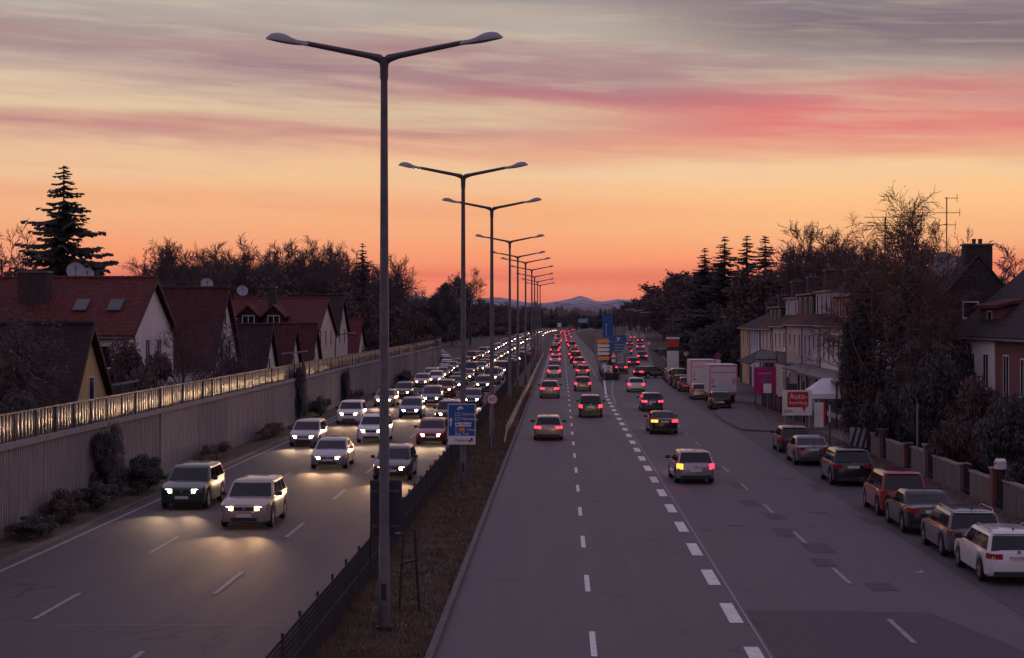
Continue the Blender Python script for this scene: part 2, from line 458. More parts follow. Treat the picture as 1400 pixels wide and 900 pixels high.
# ramp that joins the left carriageway behind the end of the noise wall
def ramp_c(y): return -14.2 if y < 190 else -14.2 - ((y - 190) / 200) ** 1.5 * 16
ribbon('ramp_road', lambda y: ramp_c(y) - 2.6, lambda y: ramp_c(y) + 2.6, 190, 480, .012, M['asphalt_left'])
ribbon('median_verge_ground', lambda y: LX1 + bend(y), lambda y: -2.95 + bend(y), -60, 1400, .05, M['verge'])
ribbon('barrier_verge_ground', lambda y: -19.0 + bend(y), lambda y: LX0 + bend(y), -60, 1400, .03, M['verge'])


def kerb(name, fx, y0, y1, wd=.16, h=.13, step=6):
    m = MB(); n = max(1, int((y1 - y0) / step)); ys = [y0 + (y1 - y0) * i / n for i in range(n + 1)]
    vs = []
    for y in ys:
        x = fx(y); vs += [(x, y, -.02), (x, y, h), (x + wd, y, h), (x + wd, y, -.02)]
    fs = []
    for i in range(n):
        a = 4 * i
        fs += [(a, a + 4, a + 5, a + 1), (a + 1, a + 5, a + 6, a + 2), (a + 2, a + 6, a + 7, a + 3)]
    m.add(vs, fs + [(0, 1, 2, 3), (4 * n + 3, 4 * n + 2, 4 * n + 1, 4 * n)]); o = m.build(name, M['kerb']); tag(o, kind='structure'); return o


kerb('median_kerb', lambda y: -2.96 + bend(y), -60, 900)
kerb('barrier_kerb', lambda y: LX0 - .15 + bend(y), -60, 268, h=.1)
kerb('pavement_kerb', lambda y: 14.0 + veer(y), -60, 420)
ribbon('footpath_pavement', lambda y: 14.16 + veer(y), lambda y: 17.0 + veer(y) * .9, -60, 420, .11, M['pavement'])
m = MB(); m.prism([(12.0, 113.5), (13.99, 112), (13.99, 146), (12.0, 134), (11.75, 124)], 'z', -.02, .125)
tag(m.build('kerb_extension_pavement', M['pavement']), kind='structure')
# forecourt in front of the row houses
m = MB(); m.add([(17.02, 100, .06), (21.5, 100, .06), (24, 215, .06), (17.02, 215, .06)], [(0, 1, 2, 3)])
tag(m.build('forecourt_pavement', M['pavement']), kind='structure')


def dashes(name, fx, y0, y1, ln, gap, wd, material, z=.012):
    m = MB(); y = y0
    while y < y1:
        a, b = fx(y), fx(y + ln)
        m.add([(a - wd / 2, y, z), (a + wd / 2, y, z), (b + wd / 2, y + ln, z), (b - wd / 2, y + ln, z)], [(0, 1, 2, 3)]); y += ln + gap
    o = m.build(name, material); tag(o, kind='structure'); return o


dashes('lane_dash_road_marking', lambda y: .74 + bend(y), 37.7, 700, 3, 5.95, .14, M['paint'])
dashes('block_road_marking', lambda y: 4.32, 36.0, 166, 2.9, 3.05, .34, M['paint'])
dashes('joint_line_road_marking', lambda y: 4.64, -40, 166, 206, 1, .05, M['paint_old'], .014)
dashes('street_dash_road_marking', lambda y: 8.15 + veer(y), 39.5, 330, 3.1, 5.6, .13, M['paint_old'])
dashes('left_lane_dash_road_marking', lambda y: -9.4 + bend(y), 34, 600, 4, 8, .14, M['paint_old'])
dashes('left_outer_dash_road_marking', lambda y: -13.1 + bend(y), 30, 600, 4, 8, .14, M['paint_old'])
ribbon('left_edge_road_marking', lambda y: LX0 + .35 + bend(y), lambda y: LX0 + .5 + bend(y), -40, 185, .01, M['paint_old'])
ribbon('left_inner_edge_road_marking', lambda y: LX1 - .5 + bend(y), lambda y: LX1 - .36 + bend(y), -40, 900, .01, M['paint_old'])
ribbon('right_edge_road_marking', lambda y: -2.45 + bend(y), lambda y: -2.15 + bend(y), 195, 900, .012, M['paint_old'])
ribbon('gore_road_marking', lambda y: 4.3 + (y - 166) * .02, lambda y: 4.5 + (y - 166) * .02, 166, 205, .014, M['paint'])
ribbon('gore_street_road_marking', lambda y: 4.75 + (y - 150) ** 1.5 * .0035, lambda y: 4.9 + (y - 150) ** 1.5 * .0035, 150, 205, .016, M['paint_old'])
ribbon('slip_edge_road_marking', lambda y: 4.4 + bend(y), lambda y: 4.6 + bend(y), 212, 700, .014, M['paint_old'])
ribbon('joint_crossing_road_marking', lambda y: -16.8, lambda y: -6.0, 41.3, 41.33, .009, M['paint_old'])
# darker asphalt patches on the street
rng = random.Random(5)
m = MB()
m.add([(4.75, 36, .006), (11.0, 36, .006), (9.4, 43.6, .006), (4.75, 43.9, .006)], [(0, 1, 2, 3)])
for px_, py_, wx, wy in ((8.6, 47.0, .7, 1.5), (7.75, 51.5, .6, 1.8), (8.0, 54.6, .8, 2.3), (7.5, 58.6, .7, 2.2), (7.8, 63.5, .6, 2), (7.3, 68, .7, 2.4), (7.7, 75, .6, 2.5), (7.4, 84, .6, 2.4),
                         (11.2, 62, .5, 2.6), (11.1, 74, .5, 3.2), (5.6, 82, 2.2, .5)):
    m.add([(px_, py_, .007), (px_ + wx, py_ + .1, .007), (px_ + wx, py_ + wy, .007), (px_ - .05, py_ + wy, .007)], [(0, 1, 2, 3)])
tag(m.build('asphalt_patch_road', M['asphalt_patch']), kind='structure')
m = MB()
for cx, cy in ((6.3, 62), (9.9, 66), (10.6, 80), (1.4, 70)):
    m.prism([(cx + .32 * math.cos(2 * PI * i / 18), cy + .32 * math.sin(2 * PI * i / 18)) for i in range(18)], 'z', 0, .016)
tag(m.build('manhole_cover_road', M['trim']), kind='structure')

# ------------------------------------------------------------------ far mountains
def ridge_h(px):
    pts = [(-900, 18), (200, 22), (400, 26), (500, 30), (568, 34), (610, 27), (654, 28), (683, 32), (714, 25), (735, 22), (760, 25), (778, 28), (794, 33), (806, 28), (817, 24), (832, 26),
           (846, 29.5), (862, 27), (877, 30), (900, 27), (960, 26), (1100, 24), (1400, 22), (2400, 16)]
    for (a, b), (c, d) in zip(pts, pts[1:]):
        if px <= c: return b + (d - b) * (px - a) / (c - a)
    return 16
DM = 14000.0
m = MB(); nx, ny = 230, 26; vs = []
for j in range(ny):
    t = j / (ny - 1)
    y = DM - 4000 + 8000 * t
    for i in range(nx):
        x = -7000 + 14000 * i / (nx - 1)
        px = 767 + x / DM * 2330
        prof = max(0, 1 - abs(t - .5) * 2) ** .8
        q = Vector((x / 650, y / 650, 0))
        rg = 1 - abs(mnoise.noise(q)) * 2
        rg2 = 1 - abs(mnoise.noise(q * 3.1)) * 2
        h = ridge_h(px) / 2330 * DM * prof * (.9 + .10 * rg + .10 * rg2 * (1 if abs(t - .5) > .04 else .55))
        vs.append((x, y, h - 5))
m.add(vs, [(j * nx + i, j * nx + i + 1, (j + 1) * nx + i + 1, (j + 1) * nx + i) for j in range(ny - 1) for i in range(nx - 1)])
mm = bpy.data.materials.new('alpine_rock_and_snow'); mm.use_nodes = True
n = NT(mm.node_tree); b = n.t.nodes['Principled BSDF']; gco = n.n('ShaderNodeTexCoord').outputs['Object']; sp = n.n('ShaderNodeSeparateXYZ'); n.link(gco, sp.inputs[0])
snow = n.math('MULTIPLY', n.math('SUBTRACT', n.noise(gco, .0045, 7, .75), .46, clamp=True), 12, clamp=True)
snow = n.math('MULTIPLY', snow, n.math('DIVIDE', n.math('SUBTRACT', sp.outputs[2], 60), 75, clamp=True))
n.link(n.mix(snow, (.085, .085, .11, 1), (.5, .5, .58, 1)), b.inputs['Base Color']); b.inputs['Roughness'].default_value = .95
tag(m.build('mountain_hills', mm, smooth=True), kind='structure')


# ------------------------------------------------------------------ noise barrier along the left carriageway
BX, BY0, BY1 = -18.9, 30.0, 268.0
bar = thing('noise_barrier', 'long concrete noise barrier topped with framed glass panels beside the left carriageway', 'noise barrier', (BX, BY0, 0))
m = MB(); y = 0
rw = random.Random(2)
while y < 49.5:          # ribbed first stretch
    m.box(-.25, y, 0, .0, y + .13, 3.02); m.box(-.25, y + .13, 0, -.022, y + .26, 3.02); y += .26
m.build('ribbed_wall', M['concrete'], bar)
m = MB(); y = 50.0
while y < BY1 - BY0 - .1:
    e = min(y + 3.98, BY1 - BY0); m.box(-.25, y, 0, rw.uniform(-.02, .0), e, 3.02)
    for q in range(8):
        yy = y + .25 + q * .48
        if yy + .04 < e: m.box(-.02, yy, .05, .006, yy + .035, 2.98)
    y += 4.0
m.build('panel_wall', M['concrete'], bar)
MB().box(-.34, 0, 3.02, .1, BY1 - BY0, 3.2).build('coping', M['coping'], bar)
gm = bpy.data.materials.new('barrier_glass'); gm.use_nodes = True
n = NT(gm.node_tree); b = n.t.nodes['Principled BSDF']
b.inputs['Base Color'].default_value = (.1, .095, .115, 1); b.inputs['Roughness'].default_value = .34; b.inputs['Specular IOR Level'].default_value = .14
gco = n.n('ShaderNodeTexCoord').outputs['Object']; bn = n.n('ShaderNodeBump'); bn.inputs['Strength'].default_value = .06; bn.inputs['Distance'].default_value = .1
n.link(n.noise(gco, .7, 1), bn.inputs['Height']); n.link(bn.outputs[0], b.inputs['Normal'])
PITCH = 2.4
npan = int((BY1 - BY0) / PITCH)
gl = post = None
for i in range(npan):
    y = i * PITCH
    if gl is None:
        mg = MB()
        for k in range(6):   # the pane bows a little between its posts
            a, c = k / 6, (k + 1) / 6
            f = lambda t: .05 * math.sin(PI * t)
            mg.add([(f(a), .05 + a * (PITCH - .1), .03), (f(c), .05 + c * (PITCH - .1), .03), (f(c), .05 + c * (PITCH - .1), .98), (f(a), .05 + a * (PITCH - .1), .98)], [(0, 1, 2, 3)])
        gl = mg.build('glass_panel', gm, bar, smooth=True, loc=(-.12, 0, 3.2))
        sol = gl.modifiers.new('thick', 'SOLIDIFY'); sol.thickness = .02
        post = MB().box(-.05, -.025, 0, .04, .025, 1.04).build('panel_post', M['pole'], bar, loc=(-.12, 0, 3.2))
    else:
        c = gl.copy(); COL.objects.link(c); c.location.y = y; c.parent = bar; c.rotation_euler = (0, 0, rw.uniform(-.012, .012))
        c = post.copy(); COL.objects.link(c); c.location.y = y; c.parent = bar
MB().box(-.06, 0, 4.19, .0, npan * PITCH, 4.24).build('top_rail', M['pole'], bar)
MB().box(-.3, BY1 - BY0, 0, .06, BY1 - BY0 + .3, 4.4).build('end_pillar', M['coping'], bar)


# ------------------------------------------------------------------ median: lamps, fence, rail, signs
def lamp_post(label):
    t = thing('street_lamp', label, 'street lamp', group='double-armed street lamps along the median')
    m = MB(); m.tube([(0, 0, 0), (0, 0, 1.3), (0, 0, 1.32), (0, 0, 13.2)], [.15, .148, .132, .082], 12); m.build('pole', M['pole'], t, smooth=True)
    MB().tube([(0, 0, .05), (0, 0, .12)], .2, 12).build('base_plate', M['pole_dark'], t)
    MB().box(-.06, -.153, .75, .06, -.12, 1.15).build('hatch', M['pole_dark'], t)
    m = MB(); m.tube([(0, 0, 13.12), (0, 0, 13.4), (0, 0, 13.62)], [.098, .1, .13], 12); m.build('junction', M['pole'], t, smooth=True)
    for s in (-1, 1):
        m = MB(); m.tube([(s * .0, 0, 13.52), (s * .12, 0, 13.62), (s * .35, 0, 13.68), (s * 1.86, 0, 13.98)], [.1, .1, .075, .06], 8)
        a = m.build('arm', M['pole'], t, smooth=True)
        # luminaire: a long drop-shaped shell over a shallow glass bowl
        m = MB(); vs = []; N = 14; K = 9
        for k in range(K):
            u = k / (K - 1); x = s * (1.8 + 1.02 * u); zc = 13.965 + .16 * u
            wv = (.07 + .085 * min(1, u * 2.2)) * (1 if u < .72 else max(.12, math.sqrt(max(0, 1 - ((u - .72) / .28) ** 2))))
            hv = (.085 if u < .32 else .085 + .10 * math.sin(PI * min(1, (u - .32) / .68)) * .9)
            if u > .95: hv = .03
            for j in range(N):
                th = PI * j / (N - 1); vs.append((x, wv * math.cos(th), zc - .04 + hv * math.sin(th) * 1.15))
        fs = [(k * N + j, k * N + j + 1, (k + 1) * N + j + 1, (k + 1) * N + j) for k in range(K - 1) for j in range(N - 1)]
        fs += [tuple(range(N)), tuple((K - 1) * N + j for j in range(N))]
        m.add(vs, fs); sh = m.build('lamp_head', M['lamp_shell'], a, smooth=True)
        m = MB(); vs = []
        for k in range(K):
            u = k / (K - 1); x = s * (1.82 + .98 * u); zc = 13.965 + .157 * u
            wv = (.065 + .08 * min(1, u * 2.2)) * (1 if u < .72 else max(.12, math.sqrt(max(0, 1 - ((u - .72) / .28) ** 2))))
            vs += [(x, -wv, zc - .042), (x, 0, zc - .042 - .035 * math.sin(PI * u)), (x, wv, zc - .042)]
        m.add(vs, [(3 * k + j, 3 * k + j + 1, 3 * k + j + 4, 3 * k + j + 3) for k in range(K - 1) for j in range(2)])
        m.build('lens', M['lamp_glass'], a, smooth=True)
    return t


POLES = [(40.4, -4.2, 'tall grey double-armed street lamp in front with a dark board fixed to its pole'),
         (74.0, -4.25, 'tall double-armed street lamp behind the blue direction board'),
         (96.0, -3.9, 'double-armed street lamp with the round 60 sign standing at its pole'),
         (137.8, -4.14, 'double-armed street lamp, fourth of the row down the median'),
         (172, -4.36, 'double-armed street lamp, fifth of the row down the median'),
         (190, -3.95, 'double-armed street lamp, sixth of the row down the median'),
         (219, -3.75, 'double-armed street lamp, seventh of the row down the median'),
         (255, -3.95, 'double-armed street lamp, eighth of the row down the median'),
         (290, -4.0, 'double-armed street lamp, ninth of the row down the median'),
         (322, -3.95, 'double-armed street lamp, last of the row down the median')]
lp = lamp_post(POLES[0][2]); km = kidmap_of(lp)
for i, (y, x, lab) in enumerate(POLES):
    o = lp if i == 0 else copy_tree(lp, km)
    o['label'] = lab; o.location = (x, y, 0.05)

# dark backs of the boards for the oncoming side
def board_back(x, y, z0, z1, wd, label):
    t = thing('sign_board', label, 'sign board', (x, y, 0), group='dark sign backs in the median')
    MB().box(-wd / 2, .18, z0, wd / 2, .22, z1).build('board', M['sign_back'], t)
    m = MB()
    for z in (z0 + .25, z1 - .25): m.box(-wd / 2 + .06, .14, z - .03, wd / 2 - .06, .18, z + .03)
    m.build('bracket', M['pole'], t)
    MB().box(wd / 2 - .16, .168, z0 + .06, wd / 2 - .03, .178, z0 + .1).build('sticker', M['lamp_shell'], t)
board_back(-4.18, 40.4, 2.28, 3.62, .76, 'dark unlit back of a sign board on the nearest lamp pole')
for (x, y, z0, z1, wd, lab) in ((-4.2, 190, 1.9, 3.6, .8, 'dark back of a sign board on the sixth lamp pole'), (-4.1, 140.6, 2.3, 3.9, .9, 'dark back of a sign board by the fourth lamp pole')):
    board_back(x, y, z0, z1, wd, lab)
t = thing('fence_strut', 'dark leaning steel frame standing by the nearest lamp pole at the fence', 'strut', (-3.6, 43.2, .05))
m = MB(); m.tube([(0, 0, 0), (-.12, 0, 2.1)], .04, 6); m.tube([(-.5, -.1, 0), (-.4, 0, 2.0)], .035, 6); m.tube([(-.5, -.1, 1.2), (-.06, 0, 1.3)], .03, 6); m.build('frame', M['pole_dark'], t)

# chain-link fence
FX = -5.35
f = thing('chain_link_fence', 'dark chain-link fence on steel posts along the grass median', 'fence', (FX, 30, 0))
fm = bpy.data.materials.new('chain_link'); fm.use_nodes = True
n = NT(fm.node_tree); b = n.t.nodes['Principled BSDF']; b.inputs['Base Color'].default_value = (.03, .027, .032, 1); b.inputs['Roughness'].default_value = .5
FL = 300
pst = None
for i in range(99):
    y = i * 2.5 if i < 60 else 150 + (i - 60) * 4
    if pst is None: pst = MB().tube([(0, 0, 0), (0, 0, 1.42)], .035, 6).build('fence_post', M['pole_dark'], f, loc=(0, y, .04))
    else:
        c = pst.copy(); COL.objects.link(c); c.parent = f; c.location = (0, y, .04); c.rotation_euler = (rw.uniform(-.02, .02), rw.uniform(-.03, .03), 0)
m = MB(); y = 0
while y < 300:
    st = .06 if y < 60 else .14 if y < 130 else .3
    th = .011 if y < 60 else .02 if y < 130 else .045
    wob = 0
    for a_, b_ in ((y, y + .35), (y + .35, y)):
        m.quad((wob - th * .3, a_, .04), (wob + th * .3, a_, .04), (wob + th * .3, b_, 1.36), (wob - th * .3, b_, 1.36))
    m.quad((wob, y, .04), (wob, y + th, .04), (wob, y + th + .35, 1.36), (wob, y + .35, 1.36))
    m.quad((wob + .004, y + .35, .04), (wob + .004, y + .35 + th, .04), (wob + .004, y + th, 1.36), (wob + .004, y, 1.36))
    y += st
m.build('wire_mesh', fm, f)
m = MB()
for z in (.1, .72, 1.36): m.tube([(0, k * 5.0, z + .012 * math.sin(k * 1.7)) for k in range(61)], .008, 4)
m.build('tension_wire', M['pole_dark'], f)
for x0, y0, y1, lab in ((-3.35, 100, 330, 'grey steel guard rail with sloping end in the median'),):
    t = thing('guard_rail', lab, 'guard rail', (x0, y0, .05))
    m = MB(); prev = None
    ys = [0, 3, 6] + [6 + 4 * k for k in range(1, int((y1 - y0) / 4))]
    prof = [(.0, -.15), (.05, -.1), (.0, -.03), (.0, .03), (.05, .1), (.0, .15)]
    vs = []
    for yy in ys:
        z = .08 + .62 * min(1, yy / 6)
        vs += [(px_, yy, max(.02, z + pz_)) for px_, pz_ in prof]
    m.add(vs, [(i * 6 + j, i * 6 + j + 1, (i + 1) * 6 + j + 1, (i + 1) * 6 + j) for i in range(len(ys) - 1) for j in range(5)])
    m.build('rail', M['gutter'], t, smooth=True)
    pq = None
    for yy in ys[2::1]:
        if pq is None: pq = MB().box(-.12, -.05, 0, -.02, .05, .8).build('rail_post', M['steel'], t, loc=(0, yy, 0))
        else:
            c = pq.copy(); COL.objects.link(c); c.parent = t; c.location = (0, yy, 0)

# blue direction board
bs = thing('direction_board', 'blue motorway direction board with white lettering on the second lamp pole', 'road sign', (-4.3, 73.7, 0))
MB().box(-.6, -.03, 2.02, .6, .03, 3.78).build('white_border', M['sign_white'], bs)
MB().box(-.57, -.038, 2.4, .57, -.02, 3.75).build('blue_panel', M['sign_blue'], bs)
MB().box(-.55, -.036, 2.06, .55, -.02, 2.34).build('white_panel', M['sign_white'], bs)
W_ = M['sign_white']
text('Thalkirchen', .17, (-.3, -.04, 2.2), M['sign_black'], bs, name='exit_lettering')
m = MB(); m.add([(.3, -.04, 2.12), (.34, -.04, 2.1), (.44, -.04, 2.22), (.48, -.04, 2.18), (.48, -.04, 2.3), (.36, -.04, 2.3), (.4, -.04, 2.26)], [(0, 1, 2, 6), (2, 3, 4, 5, 6)]); m.build('exit_arrow', M['sign_black'], bs)
for bodyt, z, xx in (('Salzburg', 3.34, .02), ('N\u00fcrnberg', 3.13, .02), ('Messe', 2.66, .24), ('Bad T\u00f6lz', 2.48, -.28)):
    text(bodyt, .165, (xx, -.042, z), W_, bs, name='town_lettering')
MB().box(-.28, -.044, 2.8, .42, -.036, 2.98).build('town_panel', M['sign_white'], bs)
text('M\u00fcnchen', .15, (-.02, -.048, 2.89), M['sign_black'], bs, name='town_lettering')
m = MB(); m.box(-.24, -.05, 2.86, -.12, -.045, 2.9); m.prism([(-.21, 2.9), (-.15, 2.9), (-.18, 2.96)], 'y', -.05, -.045); m.build('centre_symbol', M['sign_black'], bs)
m = MB(); m.prism([(-.5, 2.82), (-.44, 2.82), (-.44, 3.08), (-.5, 3.08)], 'y', -.045, -.037); m.prism([(-.56, 3.06), (-.47, 3.2), (-.38, 3.06), (-.42, 3.03), (-.47, 3.12), (-.52, 3.03)], 'y', -.0452, -.0372)
m.build('ahead_arrow', W_, bs)
m = MB()
for (x0, z0) in ((-.28, 3.27), (-.28, 3.06), (-.28, 2.6)):
    for q in range(2 if z0 > 3 else 1):
        a = x0 + q * .13
        m.box(a, -.045, z0, a + .11, -.037, z0 + .012); m.box(a, -.045, z0 + .13, a + .11, -.037, z0 + .142); m.box(a, -.0445, z0 + .013, a + .012, -.0375, z0 + .129); m.box(a + .098, -.0445, z0 + .013, a + .11, -.0375, z0 + .129)
m.build('number_frame', W_, bs)
MB().box(-.1, -.046, 2.59, .14, -.037, 2.74).build('orange_field', M['sign_orange'], bs)
m = MB(); m.prism([(-.2, 3.52), (-.12, 3.52), (-.07, 3.62), (-.02, 3.52), (.02, 3.52), (.0, 3.6), (.1, 3.56), (.02, 3.66), (-.04, 3.66), (-.06, 3.7), (-.08, 3.66), (-.12, 3.66), (-.22, 3.56), (-.13, 3.6)], 'y', -.046, -.037); m.build('junction_symbol', W_, bs)
m = MB(); m.box(-.62, .03, 2.3, .62, .06, 2.36); m.box(-.62, .03, 3.4, .62, .06, 3.46); m.build('bracket', M['pole'], bs)

# round 60 sign
t = thing('speed_sign', 'round white speed limit sign reading 60 with red rim', 'road sign', (-3.85, 95.3, 0))
MB().tube([(-.05, .1, 0), (-.05, .1, 2.6)], .035, 8).build('post', M['steel'], t)
MB().disc((0, 0, 2.95), .33, 28).build('red_rim', M['sign_red'], t)
MB().disc((0, -.014, 2.95), .25, 28).build('white_face', M['sign_white'], t)
text('60', .36, (0, -.03, 2.95), M['sign_black'], t, align='CENTER', name='numerals')


def round_sign(x, y, z, r, kind, label, post=True, group=None):
    t = thing('round_sign', label, 'road sign', (x, y, 0), group=group)
    if post: MB().tube([(0, .05, 0), (0, .05, z + r)], .032, 6).build('post', M['steel'], t)
    if kind == 'no_entry':
        MB().disc((0, 0, z), r, 22).build('red_face', M['sign_red'], t)
        MB().box(-r * .7, -.022, z - r * .14, r * .7, -.012, z + r * .14).build('white_bar', M['sign_white'], t)
    elif kind == 'no_stopping':
        MB().disc((0, 0, z), r, 22).build('red_rim', M['sign_red'], t)
        MB().disc((0, -.013, z), r * .76, 22).build('blue_face', M['sign_blue'], t)
        m = MB(); q = r * .6
        m.add([(-q - .03, -.026, z + q - .03), (-q + .03, -.026, z + q + .03), (q + .03, -.026, z - q + .03), (q - .03, -.026, z - q - .03)], [(0, 1, 2, 3)]); m.build('red_stroke', M['sign_red'], t)
        MB().box(-.3, -.01, z - r - .75, .3, .01, z - r - .06).build('white_plate', M['sign_white'], t)
    else:
        MB().disc((0, 0, z), r, 22).build('grey_back', M['lamp_shell'], t)
    return t
round_sign(-4.35, 290, 1.4, .34, 'no_entry', 'red no-entry sign low in the median beside the guard rail')
round_sign(-4.9, 262, 2.15, .42, 'no_entry', 'red no-entry sign standing higher in the median behind lamp poles')
round_sign(-26.0, 330, 3.1, .45, 'no_entry', 'red no-entry sign at the ramp mouth beyond the barrier end')
t = thing('board_sign', 'pale grey back of a large board in the median far ahead', 'sign board', (-8.6 + 4.3, 300 + 15, 0))
MB().box(-.9, 0, 2.6, .9, .06, 4.2).build('board', M['lamp_shell'], t)
m = MB(); m.tube([(-.5, .1, 0), (-.5, .1, 4.1)], .05, 6); m.tube([(.5, .1, 0), (.5, .1, 4.1)], .05, 6); m.build('post', M['steel'], t)
t = thing('board_sign', 'small pale board on a single post at the bend of the median', 'sign board', (-.6, 640, 0))
MB().box(-.7, 0, 4.1, .7, .06, 5.6).build('board', M['sign_white'], t); MB().tube([(0, .1, 0), (0, .1, 5.5)], .06, 6).build('post', M['steel'], t)


# ------------------------------------------------------------------ cars
SPEC = {
    # L, W, H, belt, nose, cowl y, roof front y, roof rear y, rear glass foot y, deck z, wheel r, wheelbase
    'hatchback': dict(L=4.2, W=1.78, H=1.47, zb=.94, zn=.70, yc=1.05, yrf=.25, yrr=-1.55, yrb=-1.93, zd=.96, r=.31, wb=2.58),
    'estate': dict(L=4.6, W=1.80, H=1.49, zb=.94, zn=.70, yc=1.10, yrf=.30, yrr=-1.92, yrb=-2.18, zd=.97, r=.32, wb=2.68),
    'saloon': dict(L=4.65, W=1.82, H=1.44, zb=.94, zn=.70, yc=1.05, yrf=.25, yrr=-1.0, yrb=-1.72, zd=1.02, r=.33, wb=2.75),
    'off-roader': dict(L=4.45, W=1.86, H=1.63, zb=1.06, zn=.86, yc=1.10, yrf=.42, yrr=-1.70, yrb=-2.05, zd=1.06, r=.36, wb=2.68),
    'minivan': dict(L=4.4, W=1.83, H=1.68, zb=1.02, zn=.78, yc=1.45, yrf=.45, yrr=-1.80, yrb=-2.06, zd=1.02, r=.33, wb=2.75),
    'van': dict(L=4.95, W=1.92, H=1.95, zb=1.16, zn=.95, yc=1.75, yrf=1.0, yrr=-2.3, yrb=-2.42, zd=1.16, r=.34, wb=3.0),
}


def lerp(a, b, t): return a + (b - a) * t
def sm(t): t = max(0, min(1, t)); return t * t * (3 - 2 * t)


def car_parts(kind, head, tail, lit, rails=False, plate_txt=None, blink=None):
    """geometry of one car, front towards +Y: {part: (MB, material, smooth, owner part)}"""
    p = SPEC[kind]; L, W, H, zb = p['L'], p['W'], p['H'], p['zb']; h2 = L / 2; hw0 = W / 2
    yw = (p['wb'] / 2 + .06, -p['wb'] / 2 + .06); r = p['r']; ra = r + .06
    out = {}
    def hw(y):
        t = abs(y) / h2
        return hw0 * (1 - .045 * sm((t - .35) / .4) - .16 * max(0, (t - .8) / .2) ** 2.2)
    def zt(y):
        if y > p['yc']:
            t = (y - p['yc']) / (h2 - p['yc']); return lerp(zb, p['zn'], t ** 1.7)
        if y < p['yrb']:
            t = (p['yrb'] - y) / max(.01, h2 + p['yrb']); return lerp(p['zd'], p['zd'] - .05, t ** 2)
        return lerp(p['zd'], zb, sm((y - p['yrb']) / (p['yc'] - p['yrb'])))
    def zl(y):
        z = .2 + .08 * max(0, (abs(y) / h2 - .8) / .2)
        for q in yw:
            d = abs(y - q)
            if d < ra: z = max(z, r + math.sqrt(ra * ra - d * d) * .98)
        return z
    ys = [-h2, -h2 + .03, -h2 + .1, -h2 + .22]
    y = -h2 + .34
    while y < h2 - .3:
        near = any(abs(y - q) < ra + .1 for q in yw); ys.append(y); y += .05 if near else .16
    ys += [h2 - .22, h2 - .1, h2 - .03, h2]
    b = MB(); vs = []
    K = 15
    for y in ys:
        a, t, l = hw(y), zt(y), zl(y)
        end = abs(y) > h2 - .06
        if y >= h2 - .001: a *= .95; t -= .06; l += .08
        elif y <= -h2 + .001: a *= .97; t -= .04; l += .08
        mid = max(l + .02, lerp(l, t, .5))
        half = [(0, l), (a * .90, l), (a * .985, min(l + .07, t - .1)), (a, mid if mid < t - .14 else t - .14), (a * .985, t - .11), (a * .945, t - .025), (a * .6, t + .012), (0, t + .022)]
        ring = [(-x, z) for x, z in reversed(half[1:-1])]
        ring = half + [(-x, z) for x, z in half[-2:0:-1]]
        vs += [(x, y, z) for x, z in ring]
    n = 14
    fs = [(i * n + j, i * n + (j + 1) % n, (i + 1) * n + (j + 1) % n, (i + 1) * n + j) for i in range(len(ys) - 1) for j in range(n)]
    fs = [tuple(reversed(f_)) for f_ in fs]
    fs += [tuple(range(n)), tuple(reversed([(len(ys) - 1) * n + j for j in range(n)]))]
    b.add(vs, fs)
    # cabin
    wb_ = hw0 * .925; wt = hw0 * .735
    levels = [(0, wb_, p['yc'], p['yrb'], zb - .02), (1, wt + .05, p['yrf'] + .10, p['yrr'] - .05, H - .10), (2, wt - .02, p['yrf'] - .08, p['yrr'] + .03, H - .035), (3, wt - .22, p['yrf'] - .35, p['yrr'] + .2, H)]
    def ringp(lv):
        _, w_, yf, yr, z = lv; pts = []
        for u in (1, .6, 0, -.6, -1): pts.append((u * w_, yf - .14 * abs(u) ** 2.2, z))
        for s_ in (.25, .5, .75): pts.append((-w_, lerp(yf - .14, yr + .05, s_), z))
        for u in (-1, -.6, 0, .6, 1): pts.append((u * w_, yr + .05 * abs(u) ** 2, z))
        for s_ in (.25, .5, .75): pts.append((w_, lerp(yr + .05, yf - .14, s_), z))
        return pts
    vs = [];
    for lv in levels: vs += ringp(lv)
    n = 16
    fs = [(i * n + j, i * n + (j + 1) % n, (i + 1) * n + (j + 1) % n, (i + 1) * n + j) for i in range(3) for j in range(n)]
    fs.append(tuple(3 * n + j for j in range(n)))
    fs = [tuple(reversed(f_)) if len(f_) == 4 else tuple(reversed(f_)) for f_ in fs]
    fs = [tuple(reversed(f_)) for f_ in fs]
    b.add(vs, fs)
    # door seams, bumper and handles stay with the body; panels
    out['body'] = (b, 'PAINT', True, None)
    def lv(t):
        A, B = levels[0], levels[1]
        return [lerp(A[i], B[i], t) for i in range(5)]
    # side windows: three panes split by pillars
    off = .008
    for s_ in (-1, 1):
        side = MB()
        a, c = lv(.10), lv(.90)
        f0, r0 = a[2] - .14 - .16, a[3] + .05 + .12
        f1, r1 = c[2] - .14 - .10, c[3] + .05 + .10
        cuts = [0, .40, .72, 1] if kind in ('hatchback', 'saloon') else [0, .36, .68, 1]
        if kind == 'saloon': cuts = [0, .46, .92]
        for q in range(len(cuts) - 1):
            u0 = cuts[q] + (.012 if q else 0); u1 = cuts[q + 1] - .012
            P = [(s_ * (a[1] + off), lerp(f0, r0, u0), a[4]), (s_ * (a[1] + off), lerp(f0, r0, u1), a[4]), (s_ * (c[1] + off), lerp(f1, r1, u1), c[4]), (s_ * (c[1] + off), lerp(f1, r1, u0), c[4])]
            side.add(P, [(0, 1, 2, 3)] if s_ < 0 else [(3, 2, 1, 0)])
        out['side_window' + ('' if s_ < 0 else '#2')] = (side, M['car_glass'], False, None)
